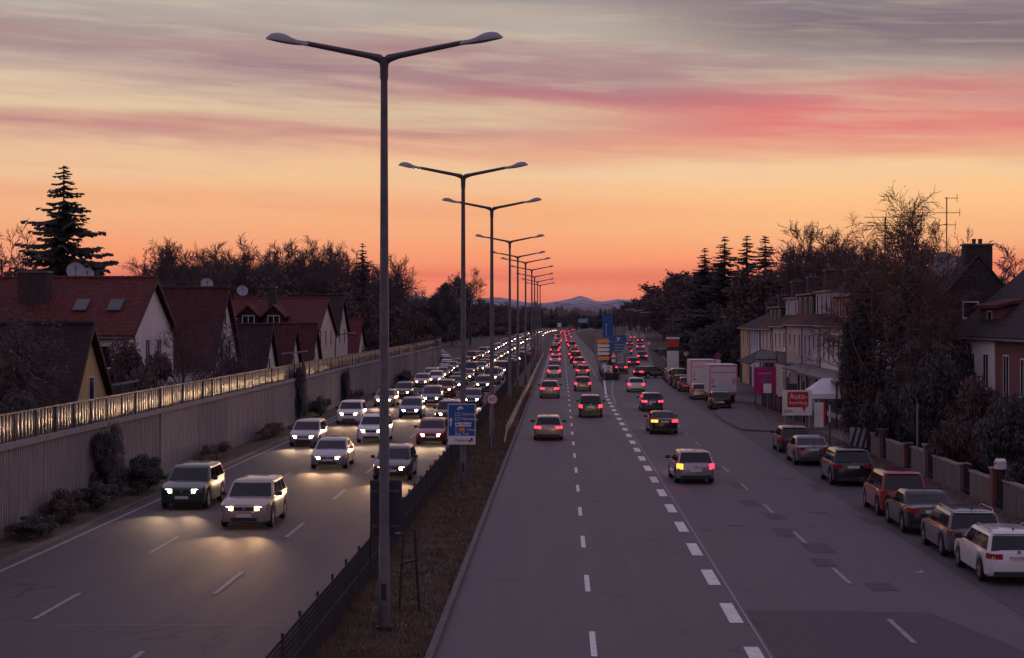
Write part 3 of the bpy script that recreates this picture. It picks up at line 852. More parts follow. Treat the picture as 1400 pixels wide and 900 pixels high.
    def screen(front):
        mbx = MB(); a, c = lv(.07), lv(.93); us = (-.9, -.6, 0, .6, .9); P = []
        for L_ in (a, c):
            for u in us:
                if front: P.append((u * L_[1], L_[2] - .14 * abs(u) ** 2.2 + off * 1.6, L_[4] + off))
                else: P.append((u * L_[1], L_[3] + .05 * abs(u) ** 2 - off * 1.6, L_[4] + off))
        mbx.add(P, [(j, j + 1, 6 + j, 5 + j) if not front else (j + 1, j, 5 + j, 6 + j) for j in range(4)]); return mbx
    out['windscreen'] = (screen(True), M['car_glass'], True, None)
    out['rear_window'] = (screen(False), M['car_glass'], True, None)
    # lamps
    zh = p['zn'] - .1
    for s_ in (-1, 1):
        a1 = hw(h2 - .03); hl = MB()
        hl.prism([(s_ * a1 * .52, h2 - .12), (s_ * a1 * .52, h2 + .018), (s_ * a1 * .86, h2 - .015), (s_ * a1 * 1.005, h2 - .14), (s_ * a1 * 1.005, h2 - .26)][::1 if s_ > 0 else -1], 'z', zh - .075, zh + .055)
        out['headlight' + ('' if s_ < 0 else '#2')] = (hl, head, False, None)
        a2 = hw(-h2 + .06); zt_ = p['zd'] - .14; tl = MB()
        tall = kind in ('hatchback', 'minivan', 'van')
        if tall: poly_z = (zt_ - .14, zt_ + .1)
        else: poly_z = (zt_ - .09, zt_ + .06)
        tl.prism([(s_ * a2 * (.8 if tall else .6), -h2 + .08), (s_ * a2 * (.8 if tall else .6), -h2 - .012), (s_ * a2 * .93, -h2 + .002), (s_ * a2 * 1.012, -h2 + .08), (s_ * (hw(-h2 + .3) + .006), -h2 + .3)][::-1 if s_ > 0 else 1], 'z', *poly_z)
        out['tail_light' + ('' if s_ < 0 else '#2')] = (tl, (blink if blink and s_ < 0 else tail), False, None)
    # grille, lower bumpers, plates
    gq = MB(); a1 = hw(h2 - .02)
    gq.box(-a1 * .46, h2 - .06, zh - .09, a1 * .46, h2 + .012, zh + .03); gq.box(-a1 * .62, h2 - .08, .3, a1 * .62, h2 + .008, .42)
    out['grille'] = (gq, M['trim'], False, None)
    bq = MB(); a2 = hw(-h2 + .02)
    bq.prism([(-a2 * .95, -h2 - .022), (a2 * .95, -h2 - .022), (a2 * 1.0, -h2 + .25), (-a2 * 1.0, -h2 + .25)], 'z', .26, .40)
    out['rear_bumper'] = (bq, M['trim'], False, None)
    pl = MB(); pz = p['zd'] - .19 if kind != 'hatchback' else .62
    pl.box(-.26, -h2 - .02, pz - .055, .26, -h2 + .05, pz + .055); out['number_plate'] = (pl, M['plate'], False, None)
    pf = MB(); pf.box(-.26, h2 - .05, .44, .26, h2 + .024, .55); out['number_plate#2'] = (pf, M['plate'], False, None)
    for s_ in (-1, 1):
        mr = MB()
        x = s_ * (hw0 + .10); yy = p['yc'] - .32
        mr.prism([(x - .1, yy - .04), (x + .1, yy - .05), (x + .08, yy + .07), (x - .1, yy + .09)], 'z', zb + .01, zb + .16)
        mr.box(min(s_ * hw0 * .9, x), yy - .02, zb + .03, max(s_ * hw0 * .9, x), yy + .03, zb + .07)
        out['door_mirror' + ('' if s_ < 0 else '#2')] = (mr, M['trim'], False, None)
    if rails:
        for s_ in (-1, 1):
            rl = MB(); rl.tube([(s_ * (wt - .02), p['yrf'] - .3, H - .04), (s_ * (wt + .0), p['yrf'] - .5, H + .03), (s_ * (wt + .0), p['yrr'] + .35, H + .03), (s_ * (wt - .02), p['yrr'] + .12, H - .05)], .022, 6)
            out['roof_rail' + ('' if s_ < 0 else '#2')] = (rl, M['steel'], True, None)
    an = MB(); an.prism([(p['yrr'] + .42, H - .01), (p['yrr'] + .24, H - .02), (p['yrr'] + .25, H + .07)], 'x', -.015, .015); out['antenna'] = (an, M['trim'], False, None)
    em = MB(); em.disc((0, -h2 - .012, pz + .17), .05, 14, th=.03); em.disc((0, h2 + .012, zh - .02), .055, 14, th=.03); out['emblem'] = (em, M['steel'], False, None)
    if kind in ('hatchback', 'estate', 'off-roader', 'minivan', 'van'):
        sp_ = MB(); sp_.prism([(p['yrr'] - .1, H - .06), (p['yrr'] + .16, H - .025), (p['yrr'] + .16, H - .05)], 'x', -wt * .92, wt * .92); out['roof_spoiler'] = (sp_, 'PAINT', False, None)
    # wheels
    k = 0
    for yq in yw:
        for s_ in (-1, 1):
            xo = s_ * (hw0 - .015); xi = s_ * (hw0 - .22)
            ty = MB(); N = 20; prof = [(xi, r * .72), (xi, r * .96), (lerp(xi, xo, .2), r), (lerp(xi, xo, .8), r), (xo, r * .94), (xo, r * .68), (lerp(xo, xi, .15), r * .64)]
            vs = [(x, yq + rr * math.cos(2 * PI * j / N), r + rr * math.sin(2 * PI * j / N)) for x, rr in prof for j in range(N)]
            ty.add(vs, [(i * N + j, i * N + (j + 1) % N, (i + 1) * N + (j + 1) % N, (i + 1) * N + j) for i in range(len(prof) - 1) for j in range(N)])
            ty.add([(lerp(xo, xi, .2), yq + r * .66 * math.cos(2 * PI * j / N), r + r * .66 * math.sin(2 * PI * j / N)) for j in range(N)], [tuple(range(N))])
            sfx = '' if k == 0 else '#%d' % (k + 1)
            out['wheel' + sfx] = (ty, M['black'], True, None)
            ri = MB()
            for q in range(5):
                a = 2 * PI * q / 5 + .3
                c, s2 = math.cos(a), math.sin(a)
                x0, x1 = sorted((lerp(xo, xi, .12), lerp(xo, xi, .02)))
                wv = .045
                P = [(yq - s2 * wv, r + c * wv), (yq + s2 * wv, r - c * wv), (yq + c * r * .66 + s2 * wv * 1.5, r + s2 * r * .66 - c * wv * 1.5), (yq + c * r * .66 - s2 * wv * 1.5, r + s2 * r * .66 + c * wv * 1.5)]
                ri.prism(P, 'x', x0, x1)
            ri.tube([(lerp(xo, xi, .14), yq, r), (lerp(xo, xi, .0), yq, r)], .07, 8)
            out['rim' + sfx] = (ri, M['rim'], False, 'wheel' + sfx); k += 1
    return out


CAR_MESH = {}
def make_car(kind, colour, label, loc, rz, group, head, tail, cat='car', rails=False, plate=None, blink=None, beams=None):
    """one car with its parts; the shapes are made once for each kind and shared"""
    key = (kind, head.name, tail.name, rails, blink.name if blink else '')
    if key not in CAR_MESH:
        d = {}
        for nm, (mb, mt, smf, own) in car_parts(kind, head, tail, True, rails, None, blink).items():
            base = nm.split('#')[0]
            o = mb.build(base, PAINTS['black'] if mt == 'PAINT' else mt, None, smf)
            me = o.data; bpy.data.objects.remove(o)
            d[nm] = (base, me, mt == 'PAINT', own)
        CAR_MESH[key] = d
    t = thing('car', label, cat, loc, rz, group)
    made = {}
    for nm, (base, me, painted, own) in CAR_MESH[key].items():
        o = bpy.data.objects.new(base, me); COL.objects.link(o); o.parent = made[own] if own else t
        if painted:
            o.material_slots[0].link = 'OBJECT'; o.material_slots[0].material = PAINTS[colour]
        made[nm] = o
    if plate:
        text(plate, .105, (0, -SPEC[kind]['L'] / 2 - .023, SPEC[kind]['zd'] - .19), M['sign_black'], made['number_plate'], align='CENTER', name='plate_lettering', ext=.002)
    if beams:
        z = SPEC[kind]['zn'] - .1
        for s_ in (-1, 1):
            b = bpy.data.objects.new('headlight_beam', beams); COL.objects.link(b); b.parent = t
            b.location = (s_ * .62, SPEC[kind]['L'] / 2 + .05, z); b.rotation_euler = (R(90 - 1.6), 0, 0)
    return t


FAR_MESH = {}
def far_car(kind, colour, label, loc, rz, group, head, tail, cat='car'):
    """a car too far off to show its parts: one mesh"""
    key = (kind, colour, head.name, tail.name)
    if key not in FAR_MESH:
        mb = MB(); mats = []
        for nm, (q, mt, smf, own) in car_parts(kind, head, tail, True).items():
            if nm.split('#')[0] in ('rim', 'antenna', 'emblem', 'door_mirror'): continue
            mt = PAINTS[colour] if mt == 'PAINT' else mt
            if mt not in mats: mats.append(mt)
            mb.mi = mats.index(mt); mb.add(q.v, q.f)
        o = mb.build('car', mats); FAR_MESH[key] = o.data; bpy.data.objects.remove(o)
    o = bpy.data.objects.new('car', FAR_MESH[key]); COL.objects.link(o)
    o.location = loc; o.rotation_euler = (0, 0, rz); return tag(o, label, cat, group)


G_PARK = 'cars parked along the right kerb'
HOFF, TOFF = M['lamp_clear'], M['lamp_red_off']
PARKED = [('hatchback', 'black', 13.0, 96.6, 'black hatchback with red tail lamps parked at the paved kerb corner', False),
          ('saloon', 'grey', 12.8, 88.8, 'dark grey saloon with a boot lid, parked close behind the black hatchback', False),
          ('off-roader', 'black', 13.0, 78.2, 'dark tall off-roader parked between the grey saloon and the red car', False),
          ('minivan', 'red', 12.9, 66.4, 'red high-roofed compact car, the only red one in the near row', False),
          ('saloon', 'black', 12.8, 61.2, 'black saloon with dark sloping rear window parked behind the red car', False),
          ('estate', 'grey', 12.85, 55.3, 'grey estate car with roof rails parked in front of the white estate', True),
          ('estate', 'white', 12.8, 50.2, 'white estate car with roof rails, nearest of the parked row', True)]
for k, c, x, y, lab, rl in PARKED:
    make_car(k, c, lab, (x, y, .012), R(-.4), G_PARK, HOFF, TOFF, rails=rl, plate='M LH 5617' if c == 'white' else None)
# the row beyond the kerb corner
FARPARK = [('hatchback', 'black', 13.1, 141.5, 'black hatchback parked right behind the front white box truck'),
           ('hatchback', 'beige', 12.85, 158.5, 'beige hatchback squeezed between the two white box trucks'),
           ('hatchback', 'red', 12.9, 175.5, 'red hatchback parked in front of the rear box truck'),
           ('hatchback', 'anthracite', 12.9, 182.5, 'dark hatchback parked just ahead of the red hatchback'),
           ('van', 'black', 13.0, 190, 'black delivery van parked ahead of the box trucks'),
           ('hatchback', 'silver', 13.1, 199.5, 'silver hatchback parked ahead of the black delivery van'),
           ('saloon', 'grey', 13.3, 207, 'grey saloon at the far end of the kerbside row')]
for k, c, x, y, lab in FARPARK:
    make_car(k, c, lab, (x, y, .012), R(-1), G_PARK, HOFF, TOFF, cat='van' if k == 'van' else 'car')


def box_truck(loc, label, lit=False, rz=0, group=None):
    t = thing('box_truck', label, 'truck', loc, rz, group)
    MB().box(-1.22, -3.1, .95, 1.22, 2.0, 3.42).build('cargo_box', M['truck_white'], t)
    m = MB()
    for a, c in (((-1.2, -3.118, .98), (-1.14, -3.1, 3.38)), ((1.14, -3.118, .98), (1.2, -3.1, 3.38)), ((-1.13, -3.118, .98), (1.13, -3.1, 1.05)), ((-1.13, -3.118, 3.3), (1.13, -3.1, 3.38))):
        m.box(*a, *c)
    m.box(-1.13, -3.112, 2.72, 1.13, -3.1, 2.77); m.build('red_edging', M['sign_red'], t)
    m = MB(); m.box(-1.1, -3.108, 1.08, 1.1, -3.1, 2.7); m.box(-1.1, -3.108, 2.79, 1.1, -3.1, 3.28); m.build('tail_lift', M['truck_white'], t)
    m = MB()
    for x0 in (-1.05, .78):
        for q in range(3): m.add([(x0, -3.114, 1.75 + q * .17), (x0 + .26, -3.114, 1.85 + q * .17), (x0 + .26, -3.114, 1.93 + q * .17), (x0, -3.114, 1.83 + q * .17)], [(0, 1, 2, 3)])
    m.build('warning_stripe', M['sign_red'], t)
    MB().box(-1.03, -3.113, 1.5, -.68, -3.109, 1.6).build('label_plate', M['sign_black'], t)
    # cab
    m = MB(); m.prism([(2.08, .5), (3.75, .5), (3.8, 1.2), (3.25, 1.45), (2.75, 2.25), (2.08, 2.3)], 'x', -1.0, 1.0); m.build('cab', M['truck_white'], t)
    m = MB(); m.add([(-.9, 3.235, 1.5), (.9, 3.235, 1.5), (.85, 2.79, 2.22), (-.85, 2.79, 2.22)], [(0, 1, 2, 3)])
    for s_ in (-1, 1): m.add([(s_ * 1.006, 2.3, 1.5), (s_ * 1.006, 3.1, 1.5), (s_ * 1.006, 2.72, 2.15), (s_ * 1.006, 2.3, 2.15)], [(0, 1, 2, 3)])
    m.build('windscreen', M['car_glass'], t)
    MB().box(-.5, -3.0, .62, .5, 3.4, .95).build('chassis', M['trim'], t)
    for s_ in (-1, 1):
        MB().box(s_ * .95 - .15, -3.09, .72, s_ * .95 + .15, -3.02, .9).build('tail_light', M['tail_lit'] if lit else TOFF, t)
        MB().box(s_ * .78 - .14, 3.7, .75, s_ * .78 + .14, 3.82, .95).build('headlight', M['head_warm'] if lit else HOFF, t)
        for yq in (-2.0, 2.9):
            wq = MB().tube([(s_ * .78, yq, .4), (s_ * 1.06, yq, .4)], .4, 18).build('wheel', M['black'], t, smooth=True)
            MB().tube([(s_ * 1.0, yq, .4), (s_ * 1.075, yq, .4)], .22, 12).build('rim', M['rim'], wq)
    MB().box(-.26, -3.1, .55, .26, -3.06, .66).build('number_plate', M['plate'], t)
    return t
box_truck((14.1, 151.6, .012), 'white box truck with red edging and striped rear, the front one of two')
box_truck((13.8, 168.6, .012), 'white box truck partly hidden behind the other white truck')

# ------------------------------------------------------------------ moving traffic, standing still for this moment
def spot(name, e, col, size=48, blend=1):
    d = bpy.data.lights.new(name, 'SPOT'); d.energy = e; d.color = col; d.spot_size = R(size); d.spot_blend = blend; d.shadow_soft_size = .06
    return d
BEAM_W = spot('headlight_beam', 520, (1, .56, .28)); BEAM_C = spot('headlight_beam', 480, (1, .64, .38))
KINDS = ['hatchback', 'estate', 'saloon', 'off-roader', 'minivan', 'hatchback', 'saloon', 'van']
CLRS = ['black', 'anthracite', 'silver', 'grey', 'white', 'blue', 'red', 'beige', 'dark green', 'silver', 'black', 'grey']
tr = random.Random(11)
lanes_in = [('lane along the noise barrier', -14.95, 66, 17.0), ('oncoming middle lane', -11.25, 60, 15), ('lane beside the median fence', -7.65, 78, 17.0)]
for lane, lx, y, gap in lanes_in:
    i = 0
    while y < 980:
        i += 1
        k = tr.choice(KINDS if y > 130 else KINDS[:4]); c = tr.choice(CLRS); warm_ = tr.random() < .6
        hm = M['head_warm'] if warm_ else M['head_white']
        x = lx + tr.uniform(-.3, .3) + bend(y)
        lab = f'{c} {k} with headlights on, {ordinal(i)} in the {lane}'
        if y < 170:
            make_car(k, c, lab, (x, y + 2.2, .004), PI + R(tr.uniform(-.8, .8)), 'oncoming cars with headlights on', hm, TOFF, cat='van' if k == 'van' else 'car', beams=BEAM_W if warm_ else BEAM_C)
        else:
            far_car(k, c, lab, (x, y + 2.2, .004), PI, 'oncoming cars with headlights on', hm, TOFF, cat='van' if k == 'van' else 'car')
        y += SPEC[k]['L'] + gap * tr.uniform(.5, 1.2) * (1.5 if y < 115 else 1.2 if y < 170 else .85) + max(0, (y - 330)) * .03
# cars coming down the ramp
for i in range(12):
    y = 194 + i * 14.5 + tr.uniform(-2, 2)
    k = tr.choice(['hatchback', 'saloon', 'estate']); c = tr.choice(CLRS)
    d = math.atan2(ramp_c(y + 3) - ramp_c(y - 3), 6)
    far_car(k, c, f'{c} {k} with headlights on, {ordinal(i + 1)} car on the ramp', (ramp_c(y), y, .02), PI - d, 'cars on the joining ramp', M['head_warm'], TOFF)
box_truck((-31.5, 372, .02), 'white box truck with lamps lit on the ramp behind the barrier end', True, PI - .35)

lanes_out = [('left lane ahead', -1.0, 104, 26), ('right motorway lane ahead', 2.55, 128, 22)]
for lane, lx, y, gap in lanes_out:
    i = 0
    while y < 1000:
        i += 1
        k = tr.choice(KINDS); c = tr.choice(CLRS)
        x = lx + tr.uniform(-.35, .35) + bend(y)
        lab = f'{c} {k} with red tail lights on, {ordinal(i)} in the {lane}'
        if y < 160:
            make_car(k, c, lab, (x, y + 2.2, .006), R(tr.uniform(-1.2, 1.2)), 'cars driving away with tail lights on', M['head_warm'], M['tail_lit'], cat='van' if k == 'van' else 'car', beams=BEAM_W)
        else:
            far_car(k, c, lab, (x, y + 2.2, .006), 0, 'cars driving away with tail lights on', M['head_warm'], M['tail_lit'], cat='van' if k == 'van' else 'car')
        y += SPEC[k]['L'] + gap * tr.uniform(.6, 1.5) * (1.5 if y < 220 else 1) + max(0, (y - 250)) * .02
STREET = [('hatchback', 'silver', 6.0, 79, 2.5, 'silver hatchback with left indicator blinking on the street beside the block line', True),
          ('saloon', 'black', 6.6, 112, 2.0, 'black saloon with left indicator blinking, second on the street', True),
          ('estate', 'blue', 7.3, 139, 1.0, 'blue estate car with tail lights on, on the street before the white box trucks', False),
          ('hatchback', 'white', 7.6, 174, 0, 'white hatchback with tail lights on, on the street beside the rear box truck', False),
          ('estate', 'black', 11.3, 214, -52, 'black estate car turning off to the right with tail lights on', False)]
for k, c, x, y, a, lab, bl in STREET:
    make_car(k, c, lab, (x, y, .006), R(a), 'cars on the street with tail lights on', M['head_warm'], M['tail_lit'], blink=M['blinker_lit'] if bl else None, beams=BEAM_W)
for i, (y, dx) in enumerate(((232, -1.6), (262, .2), (300, 1.6), (346, -1.2), (398, 1.4), (455, -1.4), (520, 1.5), (600, -1))):
    k = tr.choice(KINDS[:5]); c = tr.choice(CLRS)
    far_car(k, c, f'{c} {k} with tail lights on, {ordinal(i + 1)} beyond the planted island', (8.4 + veer(y) + dx, y, .006), R(-2.6), 'cars on the street with tail lights on', M['head_warm'], M['tail_lit'])


# ------------------------------------------------------------------ houses
def wins_x(house, x, face, rows, mats=(None, None), w_=1.0):
    """upright windows in a facade that faces along x; rows: (y centre, z0, width, height)"""
    for yc, z0, wd, ht in rows:
        f = face
        m = MB(); t_ = .07
        a, b2 = (x - .03, x + .05) if f < 0 else (x - .05, x + .03)
        m.box(a, yc - wd / 2 - t_, z0 - t_, b2, yc - wd / 2, z0 + ht + t_); m.box(a, yc + wd / 2, z0 - t_, b2, yc + wd / 2 + t_, z0 + ht + t_)
        m.box(a, yc - wd / 2, z0 - t_, b2, yc + wd / 2, z0); m.box(a, yc - wd / 2, z0 + ht, b2, yc + wd / 2, z0 + ht + t_)
        if wd > .8: m.box(a, yc - .03, z0, b2, yc + .03, z0 + ht)
        wf_ = m.build('window', M['win_frame'], house)
        xx = x + f * .012
        MB().box(min(xx, x + .04 * -f), yc - wd / 2, z0, max(xx, x + .04 * -f), yc + wd / 2, z0 + ht).build('pane', M['win_glass'], wf_)
        MB().box(min(x + f * .1, x), yc - wd / 2 - .1, z0 - t_ - .06, max(x + f * .1, x), yc + wd / 2 + .1, z0 - t_ - .003).build('sill', M['coping'], wf_)


def wins_y(house, y, rows):
    """windows in a wall that faces the viewer (-y); rows: (x centre, z0, width, height)"""
    for xc, z0, wd, ht in rows:
        m = MB(); t_ = .08; a, b2 = y - .04, y + .05
        m.box(xc - wd / 2 - t_, a, z0 - t_, xc - wd / 2, b2, z0 + ht + t_); m.box(xc + wd / 2, a, z0 - t_, xc + wd / 2 + t_, b2, z0 + ht + t_)
        m.box(xc - wd / 2, a, z0 - t_, xc + wd / 2, b2, z0); m.box(xc - wd / 2, a, z0 + ht, xc + wd / 2, b2, z0 + ht + t_)
        if wd > .8: m.box(xc - .035, a, z0, xc + .035, b2, z0 + ht)
        f = m.build('window', M['win_frame'], house)
        MB().box(xc - wd / 2, y - .012, z0, xc + wd / 2, y + .04, z0 + ht).build('pane', M['win_glass'], f)
        MB().box(xc - wd / 2 - .1, y - .12, z0 - t_ - .06, xc + wd / 2 + .1, y, z0 - t_ - .003).build('sill', M['coping'], f)


def house_x(label, x0, x1, y0, y1, eave, ridge, wall, roof, name='house', over=.35, base=0, group=None, gable_over=.3, ridge_at=.5):
    """gabled house whose ridge runs along x: the gable faces the road, the roof slope faces the camera"""
    t = thing(name, label, 'house', (0, 0, 0), 0, group)
    ym = lerp(y0, y1, ridge_at)
    MB().prism([(y0, base), (y1, base), (y1, eave), (ym, ridge - .12), (y0, eave)], 'x', x0, x1).build('wall', M[wall], t)
    m = MB(); th = .16
    for yy, s_ in ((y0, -1), (y1, 1)):
        dy = abs(ym - yy); k = (ridge - eave) / dy
        ye, ze = yy + s_ * over, eave - over * k
        m.prism([(ym, ridge + .03), (ye, ze + .03), (ye, ze + .03 + th), (ym, ridge + .03 + th * 1.2)], 'x', x0 - .15, x1 + gable_over)
    rf = m.build('roof', M[roof], t)
    m = MB(); m.tube([(x0 - .15, ym, ridge + .2), (x1 + gable_over, ym, ridge + .2)], .13, 8); m.build('ridge_cap', M[roof], rf)
    m = MB(); k = (ridge - eave) / abs(ym - y0); m.tube([(x0 - .1, y0 - over - .05, eave - over * k), (x1 + gable_over, y0 - over - .05, eave - over * k)], .07, 6); m.build('gutter', M['gutter'], rf)
    m = MB()
    for yy, s_ in ((y0, -1), (y1, 1)):
        k = (ridge - eave) / abs(ym - yy)
        m.prism([(ym, ridge - .1), (yy + s_ * over, eave - over * k - .1), (yy + s_ * over, eave - over * k + .16), (ym, ridge + .2)], 'x', x1 + gable_over, x1 + gable_over + .05)
    m.build('bargeboard', M['wood'], rf)
    return t, rf


def chimney(parent, x, y, z0, z1, wx=.7, wy=.7, pots=1, material='brick_dark'):
    c = MB().box(x - wx / 2, y - wy / 2, z0, x + wx / 2, y + wy / 2, z1).build('chimney', M[material], parent)
    m = MB().box(x - wx / 2 - .08, y - wy / 2 - .08, z1, x + wx / 2 + .08, y + wy / 2 + .08, z1 + .1)
    for q in range(pots): m.tube([(x + (q - (pots - 1) / 2) * .35, y, z1 + .1), (x + (q - (pots - 1) / 2) * .35, y, z1 + .38)], [.1, .13], 8)
    m.build('chimney_cap', M['coping'], c) if False else None
    m2 = MB(); m2.v, m2.f, m2.m = m.v, m.f, m.m
    o = m2.build('cap', M['gutter'], None); o.parent = c
    return c


def skylight(parent, x, ya, za, yb, zb_, wd=.75):
    """roof window lying on a slope that runs from (ya, za) up to (yb, zb_)"""
    d = Vector((0, yb - ya, zb_ - za)).normalized(); nrm = Vector((0, -d.z, d.y)) * .07
    m = MB(); a = Vector((0, ya, za)); b2 = Vector((0, yb, zb_))
    P = []
    for off in (Vector((0, 0, 0)), nrm):
        for q, xx in ((a, -1), (a, 1), (b2, 1), (b2, -1)):
            v = q + off; P.append((x + xx * wd / 2, v.y, v.z))
    m.add(P, [(0, 1, 2, 3), (4, 5, 6, 7), (0, 1, 5, 4), (1, 2, 6, 5), (2, 3, 7, 6), (3, 0, 4, 7)])
    f = m.build('skylight', M['gutter'], parent)
    m = MB(); P = []
    for q, xx in ((a + d * .1, -1), (a + d * .1, 1), (b2 - d * .1, 1), (b2 - d * .1, -1)):
        v = q + nrm * 1.1; P.append((x + xx * (wd / 2 - .08), v.y, v.z))
    m.add(P, [(0, 1, 2, 3)]); m.build('pane', M['win_glass'], f)


def dish(label, x, y, z, r, facing=(.3, -1, .4)):
    t = thing('satellite_dish', label, 'satellite dish', (x, y, z))
    d = Vector(facing).normalized(); a = d.cross(Vector((0, 0, 1))).normalized(); b2 = a.cross(d)
    m = MB(); vs = []; N = 18
    for k in range(4):
        rr = r * k / 3 if k else .001
        for j in range(N):
            q = (a * math.cos(2 * PI * j / N) + b2 * math.sin(2 * PI * j / N)) * rr + d * (.25 * (rr / r) ** 2 * r); vs.append(tuple(q))
    m.add(vs, [(k * N + j, k * N + (j + 1) % N, (k + 1) * N + (j + 1) % N, (k + 1) * N + j) for k in range(3) for j in range(N)])
    m.build('reflector', M['lamp_shell'], t, smooth=True)
    m = MB(); m.tube([tuple(-b2 * r * .95 + d * .2 * r), tuple(d * r * .95)], .02, 5); m.cbox(tuple(d * r * .95), (.09, .09, .12)); m.build('feed_arm', M['pole_dark'], t)
    MB().tube([(0, .05, -r - .5), (0, .05, 0)], .03, 6).build('mast', M['pole_dark'], t)
    return t


# left side, behind the barrier
t, rf = house_x('big red-tiled house with two roof windows, white gable and a dark chimney', -40.5, -24.5, 96.0, 107.0, 6.55, 9.7, 'wall_white', 'tile_red')
chimney(rf, -30.9, 99.3, 8.0, 10.15, 1.7, 1.0, 1, 'brick_dark')
sl = (9.75 - 6.55) / 5.5
for xx in (-27.9, -25.9): skylight(rf, xx, 97.9, 6.55 + 1.9 * sl + .26, 99.0, 6.55 + 3.0 * sl + .26, .8)
# cross gable dormer on the left part of this roof
m = MB(); m.prism([(-34.6, 6.4), (-32.4, 6.4), (-32.4, 7.6), (-33.5, 8.75), (-34.6, 7.6)], 'y', 95.8, 100); d_ = m.build('dormer', M['wood'], rf)
m = MB(); m.prism([(-33.5, 8.8), (-31.9, 7.25), (-31.9, 7.4), (-33.5, 9.0)], 'y', 95.3, 100.2); m.prism([(-33.5, 8.8), (-35.1, 7.25), (-35.1, 7.4), (-33.5, 9.0)], 'y', 95.3, 100.2); m.build('dormer_roof', M['tile_red'], d_)
wins_x(t, -24.5, 1, [(100.3, 5.0, .9, 1.2), (103.2, 5.0, .9, 1.2)])
wins_y(t, 96.0, [(-26.3, 4.7, 1.6, 1.2)])
MB().box(-27.4, 94.9, 4.35, -25.2, 95.9, 4.5).build('balcony', M['coping'], t)
t, rf = house_x('small steep dark-roofed house with a pale yellow gable', -30.5, -22.0, 75.2, 82.4, 3.3, 7.05, 'wall_yellow', 'tile_dark', ridge_at=.47)
wins_x(t, -22.0, 1, [(79.2, 3.2, .8, 1.5)])
t = thing('street_lamp', 'slim street lamp with a long pale head beside the yellow gable', 'street lamp', (-22.6, 83, 0))
MB().tube([(0, 0, 0), (0, 0, 4.1)], .05, 8).build('pole', M['pole'], t); m = MB(); m.prism([(0, 4.05), (1.9, 4.38), (1.95, 4.5), (0, 4.18)], 'y', -.1, .1); m.build('lamp_head', M['lamp_shell'], t)
t, rf = house_x('dark red-roofed house with a white gable behind the bare tree', -34, -24.0, 116, 126, 4.3, 9.45, 'wall_white', 'tile_wine')
chimney(rf, -29.7, 121.5, 9.1, 10.0, .6, .6, 1)
m = MB(); m.box(-30.6, 117.2, 6.0, -28.0, 119, 7.9); d_ = m.build('dormer', M['wood'], rf)
wins_y(rf, 117.18, [(-29.3, 6.4, 1.9, 1.1)])
wins_x(t, -24.0, 1, [(119.5, 4.6, .8, 1.3), (122.6, 4.6, .8, 1.3), (121.1, 7.0, .7, .9)])
# terrace with dormers
t, rf = house_x('long red-roofed house with two gabled dormers and a yellow gable end', -42, -25.0, 173, 188, 5.9, 9.35, 'wall_cream', 'tile_red')
chimney(rf, -30.3, 178.3, 8.3, 10.7, .8, .8, 1)
for xc in (-32.0, -29.4):
    m = MB(); m.prism([(xc - .85, 6.3), (xc + .85, 6.3), (xc + .85, 7.9), (xc, 8.7), (xc - .85, 7.9)], 'y', 173.6, 179); d_ = m.build('dormer', M['wood'], rf)
    m = MB()
    for s_ in (-1, 1): m.prism([(xc, 8.72), (xc + s_ * 1.25, 7.55), (xc + s_ * 1.25, 7.72), (xc, 8.9)], 'y', 173.1, 179.2)
    m.build('dormer_roof', M['tile_red'], d_)
    wins_y(d_, 173.6, [(xc, 6.75, 1.1, .95)])
m = MB(); m.box(-36.2, 173.4, 6.2, -33.5, 178, 7.9); d_ = m.build('dormer', M['wall_cream'], rf); wins_y(d_, 173.4, [(-35.4, 6.6, .6, 1.0), (-34.5, 6.6, .7, 1.0)])
wins_x(t, -25.0, 1, [(176.5, 4.6, .8, 1.6), (180.5, 4.6, .8, 1.6), (184.5, 4.6, .8, 1.6), (180.5, 1.6, .9, 1.6)])
for i, (xa, xb, ya, col, lab) in enumerate(((-27.6, -24.2, 137, 'tile_dark', 'dark steep-roofed annex, nearest of the three before the dormer house'), (-27.2, -24.2, 150, 'tile_wine', 'wine red steep-roofed annex between the two other annexes'), (-27.0, -24.2, 163, 'tile_wine', 'wine red steep-roofed annex next to the yellow gable'))):
    t, rf = house_x(lab, xa, xb, ya, ya + 7.5, 2.7, 6.75, 'wall_white', col, over=.3, group='steep annexes before the dormer house')
    wins_x(t, xb, 1, [(ya + 3.75, 3.0, .7, 1.1)])
t, rf = house_x('narrow white house with a tall pointed gable and dark roof', -31, -25.0, 189, 199, 5.8, 9.9, 'wall_warmwhite', 'tile_dark')
wins_x(t, -25.0, 1, [(191.8, 4.7, .8, 1.5), (196, 4.7, .8, 1.5), (194, 7.1, .9, 1.1)])
t, rf = house_x('small red-roofed house beyond the pointed white gable', -28.4, -24.5, 203, 212, 3.6, 7.2, 'wall_white', 'tile_red')
t = thing('street_lamp', 'curved-arm street lamp before the narrow white gable house', 'street lamp', (-23.4, 176, 0))
MB().tube([(0, 0, 0), (0, 0, 5.0), (.15, 0, 5.5), (.5, 0, 5.75), (1.5, 0, 5.95)], .05, 8).build('pole', M['pole'], t); MB().box(1.3, -.12, 5.9, 2.1, .12, 6.0).build('lamp_head', M['lamp_shell'], t)
t = thing('street_lamp', 'street lamp with a pale flat head before the wine red annexes', 'street lamp', (-23.8, 146, 0))
MB().tube([(0, 0, 0), (0, 0, 4.4)], .05, 8).build('pole', M['pole'], t); m = MB(); m.prism([(-.2, 4.35), (2.0, 4.6), (2.0, 4.72), (-.2, 4.5)], 'y', -.12, .12); m.build('lamp_head', M['lamp_shell'], t)
dish('pale satellite dish above the ridge of the big red-tiled house', -29.7, 103.5, 10.35, .55)
